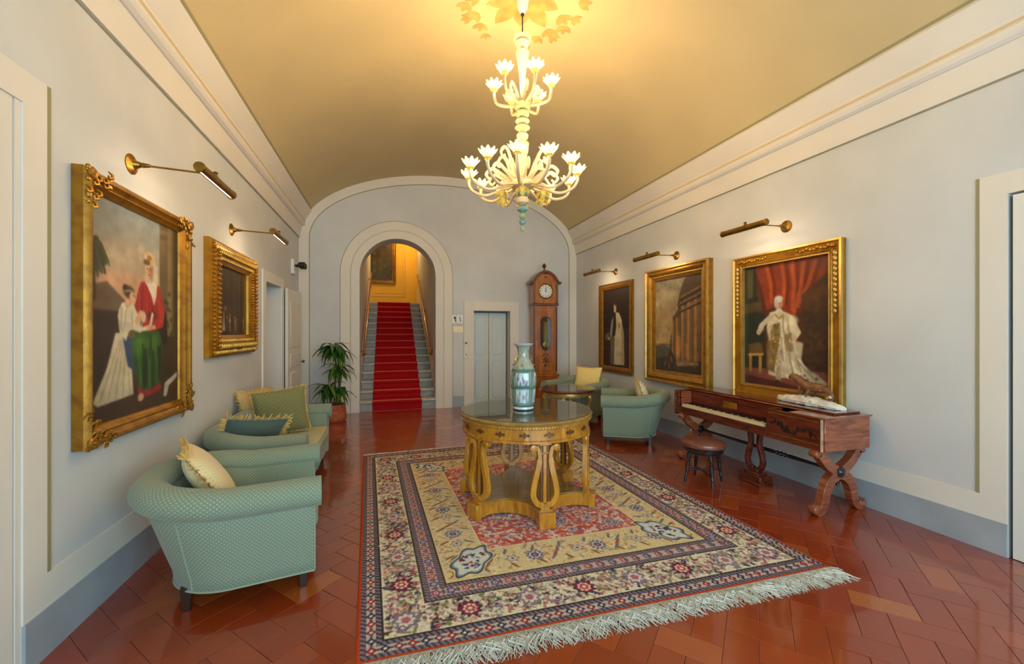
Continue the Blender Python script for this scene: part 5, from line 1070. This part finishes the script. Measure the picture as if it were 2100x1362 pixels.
def curl(R, z0, z1, nm, r=.013):
    P = spline([(.05, 0, z0), (R*.55, 0, z0+(z1-z0)*.45), (R*.80, 0, z1-.03), (R*1.02, 0, z1), (R*1.22, 0, z1-.05), (R*1.12, 0, z1-.09), (R*1.0, 0, z1-.065)], 5); n_ = len(P)
    return MB().tube(P, [r*(1-.55*i/n_) for i in range(n_)], 8, 1.7).build(nm, M['glassmilk'], CH)
for n_, R, z0, z1, ph in ((6, .20, 2.86, 3.13, .38), (12, .27, 2.84, 2.97, .38), (6, .13, 3.58, 3.72, .5)):
    o = None
    for k in range(n_):
        q = curl(R, z0, z1, 'scroll_leaf') if o is None else dupchild(o, CH); o = o or q; q.matrix_local = RZ(ph+2*PI*k/n_)
def hangflower(R, z):
    mb = MB().tube(spline([(.06, 0, 2.82), (R*.6, 0, 2.86), (R, 0, 2.82), (R*1.05, 0, z+.04)], 4), .008, 6); o = mb.build('flower_stem', M['glassmilk'], CH)
    mb = MB()
    for k in range(6):
        a = 2*PI*k/6; rows = []
        for i in range(6): t = i/5; rr_ = .01+.05*math.sin(t*2.2); rows.append([(R*1.05+rr_*math.cos(a)-s*.022*math.sin(PI*min(1, .15+.8*t))*math.sin(a), rr_*math.sin(a)+s*.022*math.sin(PI*min(1, .15+.8*t))*math.cos(a), z+.04-.075*t) for s in (-1, 0, 1)])
        mb.grid(rows)
    mb.build('glass_flower', M['glassyel'], o, fix=False); return o
o = None
for k in range(6):
    q = hangflower(.20, 2.72) if o is None else copy_tree(o, CH); o = o or q; q.matrix_local = RZ(.2+2*PI*k/6)
# ------------------------------------------------------------------ longcase clock
K = thing('longcase_clock', 'tall walnut longcase clock with white dial by the back wall', 'clock', (3.05, 7.74, 0), -.06)
cw, cdp = .52, .30
MB().span(-.29, .29, -.17, .14, 0, .09).span(-.27, .27, -.16, .14, .09, .62).span(-.285, .285, -.168, .14, .60, .65).build('plinth', M['clock'], K, bevel=.006)
MB().prism([(-.245, .65), (.245, .65), (.245, 2.04), (-.245, 2.04), (-.245, .65)][:4], 'y', -.13, .13).build('trunk', M['clock'], K, bevel=.004)
for x in (-.235, .235): MB().span(x-.016, x+.016, -.146, -.128, .70, 2.0).build('corner_post', M['clockd'], K, bevel=.004)
dr = [(-.165, .72), (.165, .72), (.165, 1.82)]+[(.165*math.cos(a), 1.82+.10*math.sin(a)) for a in [PI*k/10 for k in range(1, 10)]]+[(-.165, 1.82)]
kd = MB().prism(dr, 'y', -.146, -.128).build('trunk_door', M['clock'], K, bevel=.004)
wn = [(-.11, 1.26), (-.07, 1.16), (0, 1.12), (.07, 1.16), (.11, 1.26), (.11, 1.72)]+[(.11*math.cos(a), 1.72+.09*math.sin(a)) for a in [PI*k/8 for k in range(1, 8)]]+[(-.11, 1.72)]
MB().prism(wn, 'y', -.150, -.145).build('pendulum_window', plain('dark_purple_interior', (72, 44, 52), .4), kd); MB().prism([(x*.93, 1.44+(z-1.44)*.95) for x, z in wn], 'y', -.166, -.164).build('window_glass', M['glass'], kd)
mb = MB(); [mb.tube([(a[0], -.152, a[1]), (b[0], -.152, b[1])], .008, 6) for a, b in zip(wn, wn[1:]+wn[:1])]; mb.build('window_moulding', M['clockd'], kd)
MB().span(-.022, .022, -.156, -.150, 1.30, 1.70).span(-.045, -.035, -.156, -.15, 1.3, 1.72).span(.035, .045, -.156, -.15, 1.3, 1.72).lathe([(.055, -.152), (.06, -.158), (.04, -.163), (0, -.164)], 18, (0, 0, 1.25), 'y').build('pendulum', M['goldpale'], K)
mb = MB()
for k, (x, z, r_) in enumerate([(0, 1.06, .022), (-.045, 1.03, .016), (.045, 1.03, .016), (0, .99, .02), (-.03, .95, .018), (.03, .95, .018), (0, .91, .022), (-.05, .90, .014), (.05, .90, .014), (0, .85, .014), (-.02, .82, .012), (.02, .82, .012)]): mb.prism([(x+r_*(1+.35*math.cos(3*a))*math.cos(a), z+r_*(1+.35*math.cos(3*a))*math.sin(a)) for a in [2*PI*j/18 for j in range(18)]], 'y', -.1475, -.145)
mb.build('marquetry', M['ebony'], kd)
MB().span(-.275, .275, -.165, .14, 2.03, 2.075).build('waist_moulding', M['clockd'], K, bevel=.008)
hd = [(-.265, 2.075), (.265, 2.075), (.265, 2.50)]+[(.265*math.cos(a)**1.0, 2.50+.18*math.sin(a)) for a in [PI*k/14 for k in range(1, 14)]]+[(-.265, 2.50)]
MB().prism(hd, 'y', -.155, .13).build('hood', M['clock'], K, bevel=.004)
pd = spline([(-.325, 2.49), (-.27, 2.50), (-.235, 2.545), (-.17, 2.635), (-.08, 2.695), (0, 2.715), (.08, 2.695), (.17, 2.635), (.235, 2.545), (.27, 2.50), (.325, 2.49)], 3)
MB().ribbon(pd, .026, 'y', -.185, .14).build('arched_cornice', M['clockd'], K, bevel=.004)
for x in (-.235, .235): MB().lathe([(.018, 2.08), (.014, 2.12), (.014, 2.44), (.02, 2.48)], 12, (x, -.16, 0)).build('hood_column', M['clockd'], K)
MB().lathe([(.15, -.152), (.155, -.162), (.14, -.170), (.132, -.165), (.15, -.152)], 40, (0, 0, 2.32), 'y', False).build('dial_bezel', M['brass'], K)
di = MB().lathe([(0, -.156), (.135, -.156), (.135, -.160), (.10, -.163), (0, -.164)], 40, (0, 0, 2.32), 'y').build('dial', M['whiteplastic'], K)
mb = MB()
for k in range(12):
    a = k*PI/6; mb.box(.108*math.sin(a), -.1632, 2.32+.108*math.cos(a), .010 if k % 3 else .014, .003, .026, Matrix.Rotation(a, 4, 'Y'))
mb.build('hour_mark', M['print'], di)
MB().box(0, -.166, 2.355, .009, .002, .075).build('hour_hand', M['ebony'], di); MB().box(-.004, -.168, 2.355, .007, .002, .105, Matrix.Rotation(.06, 4, 'Y')).lathe([(0, -.17), (.012, -.17), (.012, -.164)], 12, (0, 0, 2.32), 'y').build('minute_hand', M['ebony'], di)
MB().lathe([(.030, 2.735), (.018, 2.755), (.012, 2.79), (.03, 2.81), (.045, 2.845), (.035, 2.86), (.02, 2.885), (.0, 2.90)], 14, (0, -.06, 0)).build('urn_finial', M['golddk'], K)
MB().prism([(.018*(1+.3*math.cos(4*a))*math.cos(a), 2.60+.018*(1+.3*math.cos(4*a))*math.sin(a)) for a in [2*PI*j/16 for j in range(16)]], 'y', -.16, -.154).build('hood_inlay', M['ebony'], K)
# ------------------------------------------------------------------ potted palm
PP = thing('potted_palm', 'three tiered potted palm in terracotta pot beside the stair arch', 'plant', (-.86, 7.42, 0))
MB().lathe([(0, 0), (.165, 0), (.19, .03), (.195, .06), (.185, .16), (.175, .25), (.182, .265), (.18, .285), (.155, .285), (.15, .25), (0, .245)], 32).build('pot', M['terrapot'], PP)
MB().lathe([(0, .24), (.152, .24), (.152, .258), (0, .262)], 24).build('soil', M['soil'], PP)
leafs = []
for v in range(4):
    mb = MB(); L = (.34, .30, .38, .27)[v]; dr_ = (.16, .24, .10, .28)[v]; rows = []
    for i in range(9):
        t = i/8; wd = .040*math.sin(PI*min(1, .08+.92*t)**.8)+.001; x = L*(t-.12*t*t); z = L*.55*t-(dr_+L*.55)*t*t
        rows.append([(x, -wd, z+.006), (x, 0, z-.004), (x, wd, z+.006)])
    mb.grid(rows); leafs.append(mb)
LM = [None]*8
tiers = [((-.02, .0, 1.22), 34), ((.06, .02, .86), 26), ((-.10, -.04, .54), 24), ((.08, .02, .50), 16), ((.04, .0, 1.13), 14)]
for ti, ((cx, cy, cz), n_) in enumerate(tiers):
    for k in range(n_):
        v = random.randrange(4); mt = 0 if random.random() < .72 else 1; key = v*2+mt
        if LM[key] is None: q = leafs[v].build('leaf', M['leaf' if mt == 0 else 'leafy'], PP, fix=False, smooth=0); LM[key] = q
        else: q = dupchild(LM[key], PP)
        q.matrix_local = Matrix.Translation((cx+random.gauss(0, .012), cy+random.gauss(0, .012), cz+random.uniform(-.08, .06))) @ RZ(k*2.4+random.random()*.4) @ Matrix.Rotation(random.uniform(-.55, .35), 4, 'Y') @ Matrix.Scale(random.uniform(.75, 1.05), 4)
for pts_ in ([(0, 0, .25), (.01, 0, .6), (.03, .0, .9), (-.02, 0, 1.22)], [(.05, .02, .25), (.07, .02, .5), (.06, .02, .84)], [(-.05, -.02, .25), (-.07, -.03, .4), (-.10, -.04, .52)], [(.08, 0, .25), (.10, .02, .46)]): MB().tube(spline(pts_, 4), .013, 8).build('cane', M['stem'], PP)
# ------------------------------------------------------------------ small fittings on the walls
def fit(name, label, cat, loc, rz=0): return thing(name, label, cat, loc, rz)
s1 = fit('wall_sign', 'white rectangular sign with dark pictogram, left of the lift', 'sign', (1.29, YB-.001, 1.755))
MB().span(-.155, .02, -.008, 0, -.085, .085).build('sign_plate', M['whiteplastic'], s1, bevel=.002); MB().span(.026, .155, -.008, 0, -.085, .085).build('sign_plate', M['whiteplastic'], s1, bevel=.002)
MB().prism([(-.035, .05), (.0, .055), (.015, .03), (.01, -.01), (.02, -.05), (-.01, -.055), (-.005, -.01), (-.03, .01)], 'y', -.0095, -.0078).build('printed_mark', M['print'], s1); MB().prism([(.075, .055), (.09, .055), (.115, -.055), (.10, -.055)], 'y', -.0095, -.0078).build('printed_mark', M['print'], s1)
s2_ = fit('wall_sign', 'small cream plate hung on a cord below the pictogram sign', 'sign', (1.345, YB-.001, 1.555))
MB().span(-.10, .10, -.008, 0, -.068, .06).build('sign_plate', plain('cream_plate', (240, 222, 180), .4), s2_, bevel=.002); MB().tube([(-.05, -.004, .058), (0, -.004, .105), (.05, -.004, .058)], .003, 6).build('hanging_cord', M['brass'], s2_)
cp = fit('lift_call_panel', 'carved pale lift call plate with dark button beside the lift', 'switch', (1.50, YB-.0302, 1.18))
MB().prism(spline([(0, .24), (.045, .22), (.055, .15), (.035, .09), (.045, .0), (.04, -.08), (.055, -.16), (.03, -.22), (0, -.20), (-.03, -.22), (-.055, -.16), (-.04, -.08), (-.045, 0), (-.035, .09), (-.055, .15), (-.045, .22), (0, .24)], 3)[:-1], 'y', -.018, 0).build('panel_plate', M['cream'], cp, bevel=.005)
MB().lathe([(.02, -.018), (.018, -.026), (0, -.028)], 14, (0, 0, .10), 'y').build('call_button', M['print'], cp); MB().lathe([(.016, -.018), (.014, -.024), (0, -.026)], 14, (0, 0, -.13), 'y').build('key_switch', M['brass'], cp)
cc = fit('security_camera', 'small white box with two dark security lamps near the left corner', 'camera', (XL, 7.50, 2.58), PI/2)
MB().span(-.10, .10, -.05, 0, -.12, .12).build('mount_box', M['whiteplastic'], cc, bevel=.006)
for x in (-.05, .07): MB().tube([(x, -.05, .02), (x, -.10, .03)], .012, 8).lathe([(.03, -.10), (.05, -.12), (.052, -.20), (.03, -.21)], 14, (x, 0, .03), 'y').build('camera_head', M['black'], cc)
ss = fit('wall_socket', 'dark wall socket on the grey skirting behind the piano end', 'socket', (XR-.0142, 5.55, .10), -PI/2)
MB().span(-.04, .04, -.01, 0, -.06, .06).build('socket_plate', M['black'], ss, bevel=.003); MB().lathe([(.018, -.01), (.016, -.05), (0, -.052)], 12, (0, 0, .015), 'y').build('plug', M['black'], ss)
